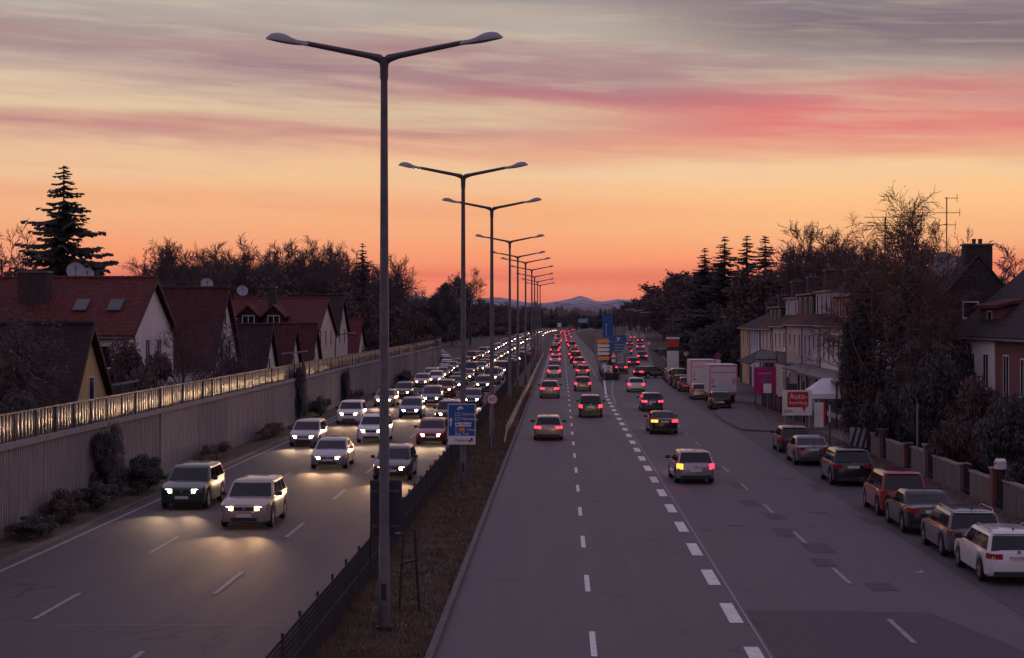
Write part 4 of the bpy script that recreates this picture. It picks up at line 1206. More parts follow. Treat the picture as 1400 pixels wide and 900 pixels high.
dish('smaller satellite dish close beside the larger one on the red roof', -28.9, 103.2, 10.15, .42)
dish('satellite dish above the dark red-roofed house with white gable', -25.7, 123, 9.95, .45)
dish('grey satellite dish above the long roof with dormers', -34.2, 182, 10.4, .6)


def house_y(label, xa, xb, y0, y1, eave, ridge, wall, roof, name='house', base=0, over=.3, group=None, ridge_x=None):
    """gabled house whose ridge runs along the road; its facade at xa faces the road"""
    t = thing(name, label, 'house', (0, 0, 0), 0, group); xm = ridge_x if ridge_x else (xa + xb) / 2
    MB().prism([(xa, base), (xb, base), (xb, eave), (xm, ridge - .12), (xa, eave)], 'y', y0, y1).build('wall', M[wall], t)
    m = MB()
    for xx, s_ in ((xa, -1), (xb, 1)):
        k = (ridge - eave) / abs(xm - xx)
        m.prism([(xm, ridge + .02), (xx + s_ * over, eave - over * k + .02), (xx + s_ * over, eave - over * k + .2), (xm, ridge + .22)], 'y', y0 - .02, y1 + .02)
    rf = m.build('roof', M[roof], t)
    k = (ridge - eave) / abs(xm - xa)
    MB().tube([(xa - over - .06, y0, eave - over * k + .05), (xa - over - .06, y1, eave - over * k + .05)], .08, 6).build('gutter', M['gutter'], rf)
    MB().tube([(xa - .08, y1 - .25, base), (xa - .08, y1 - .25, eave - .25), (xa - over - .05, y1 - .25, eave - over * k + .05)], .05, 6).build('drainpipe', M['gutter'], t)
    return t, rf


def dormer_block(rf, xa, xb, y0, y1, z0, z1, wall, nwin, roofm='gutter'):
    d = MB().box(xa, y0, z0, xb, y1, z1).build('dormer', M[wall], rf)
    MB().box(xa - .25, y0 - .15, z1, xb, y1 + .15, z1 + .14).build('dormer_roof', M[roofm], d)
    st = (y1 - y0) / nwin
    wins_x(d, xa, -1, [(y0 + st * (q + .5), z0 + .35, min(.75, st * .6), z1 - z0 - .6) for q in range(nwin)])
    return d


FXR = 20.3
ROWS = [
    # y0, y1, eave, ridge, wall, roof, label, window columns, dormer
    (114, 134, 6.95, 9.8, 'wall_white', 'tile_dark_y', 'cream-white row house with a line of narrow windows and a wide red dormer', 8, ('wall_brick', 7.35, 9.1, 7)),
    (134, 145, 7.0, 10.3, 'wall_grey', 'tile_dark_y', 'grey row house with a pale sign and light-grey dormer', 4, ('wall_grey', 7.6, 9.6, 4)),
    (145, 156, 7.0, 10.6, 'wall_beige', 'tile_red_y', 'beige row house with red roof and a small balcony', 3, ('wood', 7.6, 9.5, 3)),
    (156, 167, 6.8, 10.2, 'wall_cream', 'tile_dark_y', 'cream row house with dark roof beside the beige one', 3, ('wall_grey', 7.5, 9.3, 2)),
    (167, 178, 6.5, 10.0, 'wall_warmwhite', 'tile_red_y', 'off-white row house with a patched red roof', 3, ('wood', 7.0, 8.5, 3)),
    (178, 189, 6.4, 9.3, 'wall_bluewhite', 'tile_dark_y', 'bluish white row house, last but one of the terrace', 4, None),
    (189, 200, 6.4, 8.6, 'wall_yellow', 'tile_dark_y', 'yellow row house at the far end of the terrace', 2, None)]
for i, (y0, y1, ev, rg, wl, rfm, lab, nw, dm) in enumerate(ROWS):
    t, rf = house_y(lab, FXR + i * .12, FXR + 10, y0 + .03, y1 - .03, ev, rg, wl, rfm, 'row_house', group='row houses along the street', ridge_x=FXR + 5.4)
    st = (y1 - y0) / (nw + .6); xx = FXR + i * .12
    wins_x(t, xx, -1, [(y0 + st * (q + .8), 4.35, .8 if nw < 6 else .75, 1.75) for q in range(nw)])
    wins_x(t, xx, -1, [(y0 + st * (q + .8), 1.2, 1.0, 1.4) for q in range(0, nw, 2)])
    MB().box(xx - .06, y1 - 1.6, .06, xx + .02, y1 - .6, 2.15).build('door', M['wood'], t)
    if dm:
        k = (rg - ev) / 5.4; xd = xx + (dm[1] - ev) / k + .35
        dormer_block(rf, xd - .3, xd + 2.6, y0 + .8, y1 - .8, dm[1] - .1, dm[2], dm[0], dm[3])
    chimney(rf, FXR + 4.2, y1 - .4, rg - 1.1, rg + (1.2 if i < 5 else .6), 1.1, 1.6, 2)
    if i in (1, 3, 4):
        k = (rg - ev) / 5.4
        m = MB(); xs_ = FXR + i * .12 + 4.2; zs_ = ev + k * (4.2 - .6) + .3
        m.add([(xs_ - .6, y0 + 2, zs_ - .1), (xs_ - .6, y0 + 2.8, zs_ - .1), (xs_ + .3, y0 + 2.8, zs_ - .1 + .9 * k), (xs_ + .3, y0 + 2, zs_ - .1 + .9 * k)], [(0, 1, 2, 3)]); m.build('skylight', M['win_glass'], rf)
    if i == 0:
        MB().prism([(18.3, 3.15), (FXR - .01, 3.5), (FXR - .01, 3.65), (18.3, 3.3)], 'y', y0, y1 - .2).build('canopy', M['gutter'], t)
        m = MB()
        for q in range(5): m.tube([(18.45, y0 + .6 + q * 4.6, .06), (18.45, y0 + .6 + q * 4.6, 3.2)], .07, 6)
        m.build('canopy_post', M['pole_dark'], t); MB().box(FXR - .1, y0 + 1, .5, FXR - .005, y1 - 1, 2.9).build('shopfront', M['win_glass'], t)
    if i == 1:
        MB().prism([(18.7, 3.2), (FXR + .1, 3.55), (FXR + .1, 3.7), (18.7, 3.35)], 'y', y0, y1 - .2).build('canopy', M['gutter'], t)
        MB().box(xx - .06, y0 + 2.2, 3.85, xx - .01, y0 + 4.4, 4.9).build('pale_sign', M['wall_cream'], t)
    if i == 2:
        b_ = MB().box(19.2, y0 + 1.5, 3.4, xx, y1 - 3, 3.55).build('balcony', M['gutter'], t)
        m = MB()
        for q in range(14): m.box(19.22, y0 + 1.55 + q * .5, 3.55, 19.26, y0 + 1.6 + q * .5, 4.5)
        m.box(19.2, y0 + 1.5, 4.5, 19.27, y1 - 3, 4.56); m.build('railing', M['pole_dark'], b_)
    if i == 4:
        MB().prism([(18.2, 3.0), (xx, 4.2), (xx, 4.3), (18.2, 3.1)], 'y', y0 - 2, y1 - 1).build('awning', M['awning'], t)

# big dark gable house and the nearest house
t, rf = house_y('large house with dark shingled gable facing the street end and a broad chimney', 19.6, 26.6, 95, 105, 6.6, 10.85, 'wall_white', 'tile_dark_y', ridge_x=23.1)
m = MB(); m.prism([(19.58, 6.4), (26.62, 6.4), (26.62, 6.6), (23.1, 10.74), (19.58, 6.6)], 'y', 94.86, 94.99); m.build('shingled_gable', M['slate'], t)
wins_y(t, 94.86, [(22.62, 7.55, .75, .8)])
chimney(rf, 23.3, 96.2, 10.2, 11.55, 1.5, .9, 2)
dish('large round satellite dish silhouetted on the ridge of the dark gable house', 21.9, 98, 10.55, .72, (-.5, -1, .2))
t, rf = house_y('nearest reddish house with white bay, dark roof and a small dormer', 20.9, 29.5, 70, 91.6, 6.65, 10.5, 'wall_pink', 'tile_dark_y', ridge_x=25.4)
MB().box(20.84, 82.6, 3.6, 20.9, 88.6, 6.5).build('white_bay', M['wall_white'], t)
wins_x(t, 20.84, -1, [(84.2, 4.1, .95, 1.6), (87, 4.1, .95, 1.6)])
wins_x(t, 20.9, -1, [(90.4, 4.1, .8, 1.6), (80.6, 3.4, .9, 2.3), (77.6, 4.0, .9, 1.6), (74.0, 4.0, .9, 1.6)])
m = MB(); m.prism([(21.6, 6.9), (24.0, 6.9), (24.0, 8.5), (21.6, 8.0)], 'y', 84.5, 88.5); d_ = m.build('dormer', M['wall_pink'], rf)
m = MB(); m.prism([(21.3, 7.98), (24.2, 8.62), (24.2, 8.8), (21.3, 8.14)], 'y', 84.2, 88.8); m.build('dormer_roof', M['tile_red_y'], d_)
wins_x(d_, 21.6, -1, [(86.5, 7.1, .8, .7)])
k = (10.5 - 6.65) / 4.5
for ya in (79.6, 76.4):
    m = MB(); m.add([(23.0, ya, 6.65 + k * 2.1 + .28), (23.0, ya + .9, 6.65 + k * 2.1 + .28), (23.9, ya + .9, 6.65 + k * 3.0 + .28), (23.9, ya, 6.65 + k * 3.0 + .28)], [(0, 1, 2, 3)])
    s_ = m.build('skylight', M['win_glass'], rf)
chimney(rf, 25.0, 83, 9.8, 11.3, .7, .8, 1)
# aerials
def aerial(label, x, y, z0, z1, bars):
    t = thing('roof_aerial', label, 'aerial', (x, y, z0)); h = z1 - z0
    MB().tube([(0, 0, 0), (0, 0, h)], .035, 6).build('mast', M['pole_dark'], t)
    m = MB()
    for zz, a, b2 in bars:
        m.tube([(a, 0, h - zz), (b2, 0, h - zz)], .018, 4)
        n_ = int((b2 - a) / .28)
        for q in range(n_ + 1):
            xx = a + (b2 - a) * q / max(1, n_); m.tube([(xx, -.2, h - zz), (xx, .2, h - zz)], .012, 4); 
        m.tube([(b2, 0, h - zz - .22), (b2, 0, h - zz + .22)], .014, 4)
    m.build('antenna_bars', M['pole_dark'], t)
aerial('tall roof aerial with two long cross bars beside the round dish', 22.35, 99.5, 10.4, 14.5, [(.05, -.1, .6), (.9, -2.2, .75), (1.6, -.9, .5)])
aerial('roof aerial with long horizontal bars showing through the birch', 18.9, 100, 9.0, 13.4, [(.02, -1.2, 1.0), (.5, -1.3, 2.1), (1.1, -.5, .6)])
aerial('thin roof aerial with two crossbars above the row houses', 23.6, 146, 10.0, 13.6, [(.05, -.75, .9), (.85, -.6, .4)])


# ------------------------------------------------------------------ trees and plants
def branch_tree(seed, h, spread=.55, levels=4, trunk_r=.2, droop=0.0, twig_th=.018, kids=(7, 6, 5, 4), first=.28, up=.25, leaves=0, leaf_size=.14):
    """trunk with limbs and a crown of finer and finer twigs: (trunk, crown, leaves)"""
    rg = random.Random(seed); T, C, L = MB(), MB(), MB()
    def rv(): return Vector((rg.uniform(-1, 1), rg.uniform(-1, 1), rg.uniform(-1, 1)))
    def grow(p, d, ln, r, lv):
        seg = 5 if lv < 2 else 3 if lv < 3 else 2
        pts, rad = [p.copy()], [r]; q = p.copy(); dd = d.copy()
        for i in range(seg):
            dd = (dd + rv() * (.16 if lv else .07) + Vector((0, 0, up if lv < 3 else up * .4)) * (.25 if lv else .4) + Vector((0, 0, -droop)) * (lv >= 2) * .8).normalized()
            q = q + dd * (ln / seg); pts.append(q.copy()); rad.append(max(twig_th * .55, r * (1 - .75 * (i + 1) / seg)))
        (T if lv < 2 else C).tube(pts, rad, 7 if lv == 0 else 5 if lv == 1 else 3, caps=False)
        if lv >= levels - 1:
            for _ in range(leaves):
                c = pts[rg.randint(0, len(pts) - 1)] + rv() * .25; a = rv().normalized() * leaf_size; b = rv().normalized() * leaf_size * .6
                L.add([tuple(c - a), tuple(c + b), tuple(c + a), tuple(c - b)], [(0, 1, 2, 3)])
            return
        k = kids[lv] + rg.randint(-1, 1)
        for i in range(k):
            t = lerp(first if lv == 0 else .22, .98, (i + rg.random() * .8) / k)
            f = t * seg; i0 = min(seg - 1, int(f)); pp = pts[i0].lerp(pts[i0 + 1], f - i0); ax = (pts[i0 + 1] - pts[i0]).normalized()
            side = ax.cross(rv()).normalized(); ang = spread * rg.uniform(.75, 1.25) * (1.15 if lv else 1)
            nd = (ax * math.cos(ang) + side * math.sin(ang)).normalized()
            grow(pp, nd, ln * rg.uniform(.38, .62) * (1.08 - .5 * t if lv == 0 else .95), max(twig_th, rad[i0] * .62), lv + 1)
    grow(Vector((0, 0, 0)), Vector((rg.uniform(-.05, .05), rg.uniform(-.05, .05), 1)), h * .78, trunk_r, 0)
    return T, C, L


def spruce(seed, h, rmax, whorls=26, per=8, dens=11, gap=.12, narrow=1.0, sp=.22):
    rg = random.Random(seed); T, C = MB(), MB()
    T.tube([(0, 0, 0), (0, 0, h * .5), (0, 0, h * .97)], [h * .014, h * .009, .02], 7)
    for wv in range(whorls):
        t = (wv + rg.uniform(-.25, .25)) / whorls; t = max(.0, min(.985, t))
        z = lerp(h * .08, h * .99, t); R_ = rmax * ((1 - t) ** .85 * narrow + .035) * rg.uniform(.72, 1.1)
        k = max(4, int(per * (1 - .35 * t)))
        a0 = rg.random() * 7
        z0_ = z
        for j in range(k):
            if rg.random() < gap: continue
            z = z0_ + rg.uniform(-.55, .55) * h / whorls * (1.6 if t < .8 else .6)
            a = a0 + 2 * PI * j / k + rg.uniform(-.35, .35); ln = R_ * (rg.uniform(.62, 1.18) if rg.random() < .85 else rg.uniform(.35, .6))
            pts = []
            for s_ in range(5):
                u = s_ / 4; pts.append(Vector((math.cos(a) * ln * u, math.sin(a) * ln * u, z - ln * (.42 * u - .30 * u ** 2.4))))
            T.tube([tuple(p) for p in pts], [.035 * (1 - .8 * s_ / 4) * h / 18 for s_ in range(5)], 3, caps=False)
            m_ = max(4, int(dens * ln / rmax) + 3)
            for s_ in range(m_):
                u = (s_ + rg.random()) / m_ * .97 + .03; f = u * 4; i0 = min(3, int(f)); p = pts[i0].lerp(pts[i0 + 1], f - i0)
                for sd in (-1, 1):
                    wv_ = ln * sp * (1.15 - .75 * u) * rg.uniform(.7, 1.3) + .08
                    dirv = Vector((-math.sin(a) * sd * .85 + math.cos(a) * .45, math.cos(a) * sd * .85 + math.sin(a) * .45, -rg.uniform(.4, 1.2))).normalized()
                    along = Vector((math.cos(a), math.sin(a), -.15)) * (.13 * ln / 2 + .09)
                    e = p + dirv * wv_
                    C.add([tuple(p - along), tuple(p + along), tuple(e + along * .35), tuple(e - along * .35)], [(0, 1, 2, 3)])
    return T, C


def leaf_mass(seed, rx, ry, rz, n, size, lumps=14, flat=.0):
    """an uneven bush of separate leaf sprays gathered on lumps inside an ellipsoid"""
    rg = random.Random(seed); m = MB(); cs = []
    for _ in range(lumps):
        while True:
            v = Vector((rg.uniform(-1, 1), rg.uniform(-1, 1), rg.uniform(-1, 1)))
            if v.length < 1: break
        cs.append((Vector((v.x * .9, v.y * .9, v.z * .85)), rg.uniform(.13, .38)))
    for _ in range(n):
        c, r = rg.choice(cs); d = Vector((rg.gauss(0, 1), rg.gauss(0, 1), rg.gauss(0, 1))).normalized()
        p = c + d * r * rg.uniform(.55, 1.08)
        p = Vector((p.x * rx, p.y * ry, p.z * rz + rz))
        if p.z < .03: p.z = rg.random() * .4
        a = Vector((rg.uniform(-1, 1), rg.uniform(-1, 1), rg.uniform(-1, .7))).normalized() * size * rg.uniform(.6, 1.4)
        b = a.cross(Vector((rg.uniform(-1, 1), rg.uniform(-1, 1), rg.uniform(-1, 1)))).normalized() * size * .45
        m.add([tuple(p - a), tuple(p + b), tuple(p + a), tuple(p - b)], [(0, 1, 2, 3)])
    return m


PROTO = {}
def proto(key, parts):
    PROTO[key] = [(nm, mb.build(nm, mt).data, 0) for nm, mb, mt in parts if mb.f]
    for o in [o for o in COL.objects if o.parent is None and o.type == 'MESH' and o.name.split('.')[0] in ('trunk', 'crown', 'leaves') and 'label' not in o]:
        bpy.data.objects.remove(o)


def plant(key, name, label, cat, x, y, sc=1.0, rz=None, group=None, z=0, sxy=1.0):
    t = thing(name, label, cat, (x, y, z), tr.random() * 6.28 if rz is None else rz, group); t.scale = (sc * sxy, sc * sxy, sc)
    for nm, me, _ in PROTO[key]:
        o = bpy.data.objects.new(nm, me); COL.objects.link(o); o.parent = t
    return t


for i in range(4):
    T, C, L = branch_tree(20 + i, 16, .62, 5, .24, 0, .034, (10, 7, 5, 4), .25, .3)
    proto('bare%d' % i, [('trunk', T, M['bark']), ('crown', C, M['twig'])])
for i in range(3):   # dense, with withered leaves hanging on
    T, C, L = branch_tree(50 + i, 13, .7, 4, .2, 0, .04, (12, 8, 6, 4), .1, .3, leaves=7, leaf_size=.26)
    proto('dense%d' % i, [('trunk', T, M['bark']), ('crown', C, M['twig']), ('leaves', L, M['leaf_brown'])])
T, C, L = branch_tree(71, 15, .42, 5, .2, .30, .016, (10, 7, 6, 5), .3, .5, leaves=1, leaf_size=.05)
proto('birch', [('trunk', T, M['bark_birch']), ('crown', C, M['twig_red']), ('leaves', L, M['leaf_rust'])])
T, C, L = branch_tree(72, 14, .5, 5, .17, .34, .015, (9, 7, 6, 5), .3, .45, leaves=1, leaf_size=.05)
proto('birch2', [('trunk', T, M['bark_birch']), ('crown', C, M['twig_red']), ('leaves', L, M['leaf_rust'])])
T, C, L = branch_tree(75, 8, .75, 5, .16, .55, .02, (9, 7, 6, 4), .3, .2, leaves=1, leaf_size=.09)
proto('weeping', [('trunk', T, M['bark']), ('crown', C, M['twig']), ('leaves', L, M['leaf_brown'])])
T, C, L = branch_tree(78, 8, .75, 5, .15, 0, .016, (7, 6, 5, 4), .12, .3)
proto('yard', [('trunk', T, M['bark']), ('crown', C, M['twig'])])
T, C, L = branch_tree(79, 3.2, .8, 4, .06, .12, .012, (9, 6, 5, 4), .05, .3, leaves=1, leaf_size=.05)
proto('thicket', [('trunk', T, M['bark']), ('crown', C, M['twig_red']), ('leaves', L, M['leaf_rust'])])
T, C = spruce(3, 20, 7.0, 50, 11, 20, .06, sp=.21); proto('spruce_big', [('trunk', T, M['bark']), ('crown', C, M['needle'])])
for i in range(3):
    T, C = spruce(30 + i, 18, 4.3, 42, 10, 13, .08, sp=.28); proto('spruce%d' % i, [('trunk', T, M['bark']), ('crown', C, M['needle'])])
for i, (mt, n_, sz) in enumerate((('leaf_dark', 11000, .075), ('leaf_brown', 11000, .07), ('leaf_rust', 9000, .065))):
    for q in range(2):
        L = leaf_mass(90 + i * 5 + q, 1, 1, .5, n_, sz * .55, 30)
        tk = MB().tube([(0, 0, 0), (.05, 0, .5)], [.05, .02], 5)
        for a in range(7): tk.tube([(0, 0, .05), (.5 * math.cos(a), .5 * math.sin(a), .7)], [.025, .008], 4)
        proto('bush_%s%d' % (mt, q), [('trunk', tk, M['bark']), ('leaves', L, M[mt])])
for i in range(2):
    L = leaf_mass(130 + i, 1.6, 1.6, 5.0, 17000, .11, 70); tk2 = MB().tube([(0, 0, 0), (.1, 0, 5), (0, .1, 9.4)], [.22, .14, .04], 7)
    T, C, L2 = branch_tree(140 + i, 11.5, .5, 4, .15, .1, .02, (12, 6, 5, 4), .15, .35)
    proto('ivytall%d' % i, [('trunk', tk2, M['bark']), ('crown', C, M['twig_red']), ('leaves', L, M['leaf_dark'])])
L = leaf_mass(120, 1, 1, .5, 14000, .028, 46); tk = MB().tube([(0, 0, 0), (0, 0, .8)], [.03, .01], 6)
proto('ivytree', [('trunk', tk, M['bark']), ('leaves', L, M['leaf_dark'])])


def scaled(key, name, label, cat, x, y, w_, d_, h_, group=None, z=0):
    t = plant(key, name, label, cat, x, y, 1, 0, group, z); t.scale = (w_ / 2, d_ / 2, h_); return t


# left: the tall spruce and gardens behind the barrier
plant('spruce_big', 'spruce_tree', 'tall dark spruce standing alone above the big red-tiled house', 'tree', -38.5, 131, .985, 1, sxy=1.12)
for x, y, s_, lab in ((-47, 142, .80, 'bare tree at the picture edge beyond the tall spruce'), (-51, 150, .72, 'bare tree further out beside the tall spruce'), (-33, 140, .55, 'low bare tree to the right of the tall spruce')):
    plant('bare%d' % tr.randint(0, 3), 'bare_tree', lab, 'tree', x, y, s_ * 1.25)
plant('weeping', 'weeping_tree', 'drooping dark tree covering the lower left houses', 'tree', -22.5, 70, .98)
plant('weeping', 'weeping_tree', 'drooping tree at the very picture edge beside the other drooping tree', 'tree', -24.0, 72.5, 1.0)
scaled('bush_leaf_dark0', 'evergreen_shrub', 'dark evergreen shrub behind the glass panels in the left corner', 'shrub', -21.2, 66.5, 3.6, 5, 4.3, 'garden shrubs behind the barrier')
scaled('bush_leaf_dark1', 'evergreen_shrub', 'dark shrub in front of the yellow gable under the slim lamp', 'shrub', -22.4, 84.5, 3.2, 3, 4.2, 'garden shrubs behind the barrier')
scaled('bush_leaf_brown0', 'garden_shrub', 'large rounded brown bush in front of the white gable', 'shrub', -23.3, 92, 5.6, 5.5, 6.0, 'garden shrubs behind the barrier')
scaled('bush_leaf_brown1', 'garden_shrub', 'low brown bush at the glass panels below the bare yard tree', 'shrub', -22.2, 102, 4, 6, 3.9, 'garden shrubs behind the barrier')
scaled('bush_leaf_dark0', 'evergreen_shrub', 'dark shrub at the corner of the white gable behind the bare tree', 'shrub', -22.6, 118, 4.2, 5, 4.4, 'garden shrubs behind the barrier')
plant('yard', 'bare_yard_tree', 'bare many-branched tree before the big white gable', 'tree', -22.9, 103, .98)
plant('yard', 'bare_yard_tree', 'bare spreading tree before the dark red-roofed house', 'tree', -22.4, 112, 1.0)
plant('yard', 'bare_yard_tree', 'bare thin tree leaning at the corner of the second white gable', 'tree', -23.2, 118, .9)
# woods behind the left houses
rt = random.Random(31)
nl = 0
for row, (y0, dx0, n_, sc) in enumerate(((222, 0, 13, .95), (240, 3, 18, 1.04), (256, 3, 18, 1.10), (275, 5, 18, 1.14), (300, 0, 16, 1.2))):
    for i in range(n_):
        px = lerp(205, 545, (i + rt.random() * .8) / n_)
        y = y0 + rt.uniform(-8, 8); x = (px - 767) / 2330 * y
        taper = 1.0 if px < 470 else .86
        key = rt.choice(['bare0', 'bare1', 'bare2', 'bare3']) if row > 0 else rt.choice(['dense0', 'dense1', 'dense2', 'bare1'])
        plant(key, 'woodland_tree', 'bare tree in the dark wood behind the left-hand houses', 'tree', x, y, sc * taper * rt.uniform(.82, 1.08), group='trees of the left wood')
for px, y, s_, lab in ((495, 236, 1.02, 'dark spruce rising out of the left wood beside the front lamp pole'), (478, 262, .8, 'smaller spruce in the left wood')):
    plant('spruce%d' % (px % 3), 'spruce_tree', lab, 'tree', (px - 767) / 2330 * y, y, s_)
for i in range(16):
    px = lerp(200, 560, (i + rt.random()) / 16); y = 214 + rt.uniform(-4, 20); x = (px - 767) / 2330 * y
    if px > 470: y += 40; x = (px - 767) / 2330 * y
    scaled('bush_leaf_brown%d' % (i % 2), 'underwood_shrub', 'dense brown underwood shrub at the edge of the left wood', 'shrub', x, y, 11, 7, rt.uniform(7, 10.5), 'underwood of the left wood')
# further left woods, beyond the end of the barrier
for i in range(34):
    px = lerp(520, 742, (i + rt.random()) / 34)
    y = lerp(430, 900, min(1, max(0, (px - 560) / 180))) + rt.uniform(-30, 40); x = (px - 767) / 2330 * y - 2
    zt_ = CAM_Z + (435 - (412 if px < 700 else 424) + rt.uniform(-6, 6)) / 2330 * y
    plant(rt.choice(['dense0', 'dense1', 'dense2', 'bare2']), 'woodland_tree', 'tree in the distant wood beyond the barrier end', 'tree', x, y, max(.6, zt_ / 13.5), group='trees of the distant left wood', sxy=1.35)
for i in range(14):
    px = lerp(520, 735, (i + rt.random()) / 14); y = lerp(400, 820, (px - 520) / 215); x = (px - 767) / 2330 * y - 3
    scaled('bush_leaf_brown%d' % (i % 2), 'underwood_shrub', 'dark underwood at the edge of the distant left wood', 'shrub', x, y, 24, 10, rt.uniform(7, 10), 'underwood of the distant left wood')
scaled('ivytree', 'evergreen_tree', 'rounded dark evergreen crown between the second and third lamp poles', 'tree', -29.2, 455, 13, 9, 19.5)
scaled('ivytree', 'evergreen_tree', 'dark evergreen shoulder beside the rounded crown', 'tree', -31.8, 452, 11, 9, 16)
plant('bare2', 'bare_tree', 'reddish bare tree to the right of the rounded dark crown', 'tree', -25.0, 470, 1.28)
plant('bare0', 'bare_tree', 'bare tree between the front lamp pole and the rounded crown', 'tree', -38.5, 400, 1.12)
# shrubs and ivy at the foot of the barrier
scaled('ivytree', 'ivy', 'dark ivy hanging over the noise barrier from its coping', 'ivy', -18.5, 69, 1.5, 3.2, 3.3)
for y, a, b_, h_, key, lab in ((66, 1.6, 4, 1.0, 'bush_leaf_dark0', 'low dark shrub at the foot of the barrier left of the ivy'), (72.5, 1.8, 4, 1.7, 'bush_leaf_dark1', 'dark shrub at the foot of the barrier just beyond the ivy'),
                               (61.5, 1.5, 3.5, 1.2, 'bush_leaf_brown0', 'withered brown shrub at the barrier foot near the picture edge'), (57.5, 1.6, 3.2, .8, 'bush_leaf_dark1', 'lowest dark shrub at the barrier foot in the left corner'),
                               (88, 1.2, 9, 1.0, 'bush_leaf_brown1', 'long strip of brown weeds along the barrier foot'), (106, 1.2, 9, .9, 'bush_leaf_brown0', 'further strip of brown weeds along the barrier'), (128, 1.4, 8, 1.5, 'bush_leaf_dark0', 'dark shrub midway along the barrier foot'),
                               (150, 1.3, 8, 1.2, 'bush_leaf_brown1', 'brown shrub far along the barrier foot'), (196, 1.4, 12, 1.6, 'bush_leaf_dark1', 'dark shrub near the barrier end')):
    scaled(key, 'verge_shrub', lab, 'shrub', -18.1, y, a, b_, h_, 'shrubs at the foot of the barrier', z=.02)
scaled('ivytree', 'ivy', 'ivy clump climbing over the glass panels midway along the barrier', 'ivy', -18.7, 122, .9, 3.6, 4.6)
scaled('ivytree', 'ivy', 'ivy streak on the barrier beside the front lamp pole', 'ivy', -18.6, 147, .8, 3.6, 3.3)

# right: trees before the houses
plant('birch', 'birch_tree', 'tall birch with fine drooping twigs above the dark evergreens', 'tree', 19.6, 93, .94, .6)
plant('birch2', 'birch_tree', 'shorter birch leaning towards the row houses', 'tree', 18.2, 99, .86, 2.0)
plant('birch2', 'birch_tree', 'fine-twigged weeping birch beside the white pavilion', 'tree', 17.9, 102, .7, 4.2)
for x, y, sc_, key, lab in ((18.8, 90, 1.06, 'ivytall0', 'dark ivy-covered tree in front of the shingled gable house'), (17.6, 100, .95, 'ivytall1', 'dark ivy-clad tree between the birches')):
    plant(key, 'ivy_covered_tree', lab, 'tree', x, y, sc_, group='ivy-clad trees before the gable house')
plant('birch', 'birch_tree', 'low weeping birch in front of the dark gable house', 'tree', 18.4, 87, .66, 3.1)
plant('weeping', 'weeping_tree', 'reddish drooping tree over the garden wall under the ivy tree', 'tree', 18.2, 86, .95, 2.2)
plant('spruce1', 'spruce_tree', 'slim spruce behind the row houses, the one nearer the thin aerial', 'tree', 32.5, 190, .84)
plant('spruce2', 'spruce_tree', 'slim spruce behind the row houses, the one nearer the birch', 'tree', 33.6, 188, .86)
plant('spruce0', 'spruce_tree', 'slim dark spruce in front of the aerial mast', 'tree', 19.9, 96, .63, sxy=.9)
for x, y, a, d_, h_, key, lab in ((18.6, 84, 4.2, 5, 5.2, 'bush_leaf_dark0', 'big dark shrub behind the garden wall under the shingled gable'), (17.9, 91.5, 3.6, 5, 5.6, 'bush_leaf_dark1', 'dark overhanging shrub above the garden wall end'),
                                  (18.7, 77, 3.8, 5, 4.6, 'bush_leaf_brown0', 'brown shrub behind the garden wall below the white bay'), (18.6, 70.5, 3.6, 5, 4.1, 'bush_leaf_dark0', 'dark hedge shrub beside the white mailbox'),
                                  (18.7, 65, 3.4, 5, 3.7, 'bush_leaf_dark1', 'dark hedge shrub near the fence at the picture edge'), (19.2, 60, 3.6, 5, 3.5, 'bush_leaf_brown1', 'brown hedge shrub at the right picture edge'),
                                  (17.6, 101, 2.6, 5, 5.6, 'bush_leaf_rust0', 'rust-leaved shrub beside the white pavilion'), 
                                  (20.2, 88, 3, 4, 6.3, 'bush_leaf_dark1', 'dark shrub against the reddish house corner')):
    scaled(key, 'garden_shrub', lab, 'shrub', x, y, a, d_, h_, 'garden shrubs behind the right wall')
for x, y, s_, lab in ((18.9, 81, 1.35, 'bare thicket with rust leaves before the reddish house'), (18.8, 73, 1.3, 'bare thorny thicket under the balcony wall'), (19.0, 67, 1.2, 'bare thicket at the right picture edge'), (17.9, 95, 1.6, 'bare reddish thicket under the ivy tree')):
    plant('thicket', 'thicket_shrub', lab, 'shrub', x, y, s_)
# woods on the right beyond the row houses
for row, (off, n_, sc) in enumerate(((6.5, 26, .74), (13, 24, .98), (22, 22, 1.12), (33, 20, 1.2))):
    for i in range(n_):
        u = (i + rt.random() * .8) / n_
        y = 213 + 520 * u ** 1.5; x = 14.5 + veer(y) * 1.05 + off + rt.uniform(-2, 2)
        if y < 232 and x < 30: continue
        key = rt.choice(['dense0', 'dense1', 'dense2']) if row < 2 else rt.choice(['bare0', 'bare1', 'bare2', 'bare3', 'dense1'])
        plant(key, 'woodland_tree', 'tree in the dark wood along the right side of the street', 'tree', x, y, sc * rt.uniform(.85, 1.12) * (1.0 if y < 300 else 1.0), group='trees of the right wood')
for px, y, top, lab in ((963, 252, 335, 'leftmost of the four spruces above the right wood'), (990, 248, 319, 'second spruce above the right wood, broad and ragged'), (1020, 250, 318, 'third spruce above the right wood'), (1045, 246, 318, 'spruce nearest the row houses above the right wood')):
    plant('spruce%d' % (px % 3), 'spruce_tree', lab, 'tree', (px - 767) / 2330 * y, y, (CAM_Z + (435 - top) / 2330 * y) / 18, sxy=1.5)
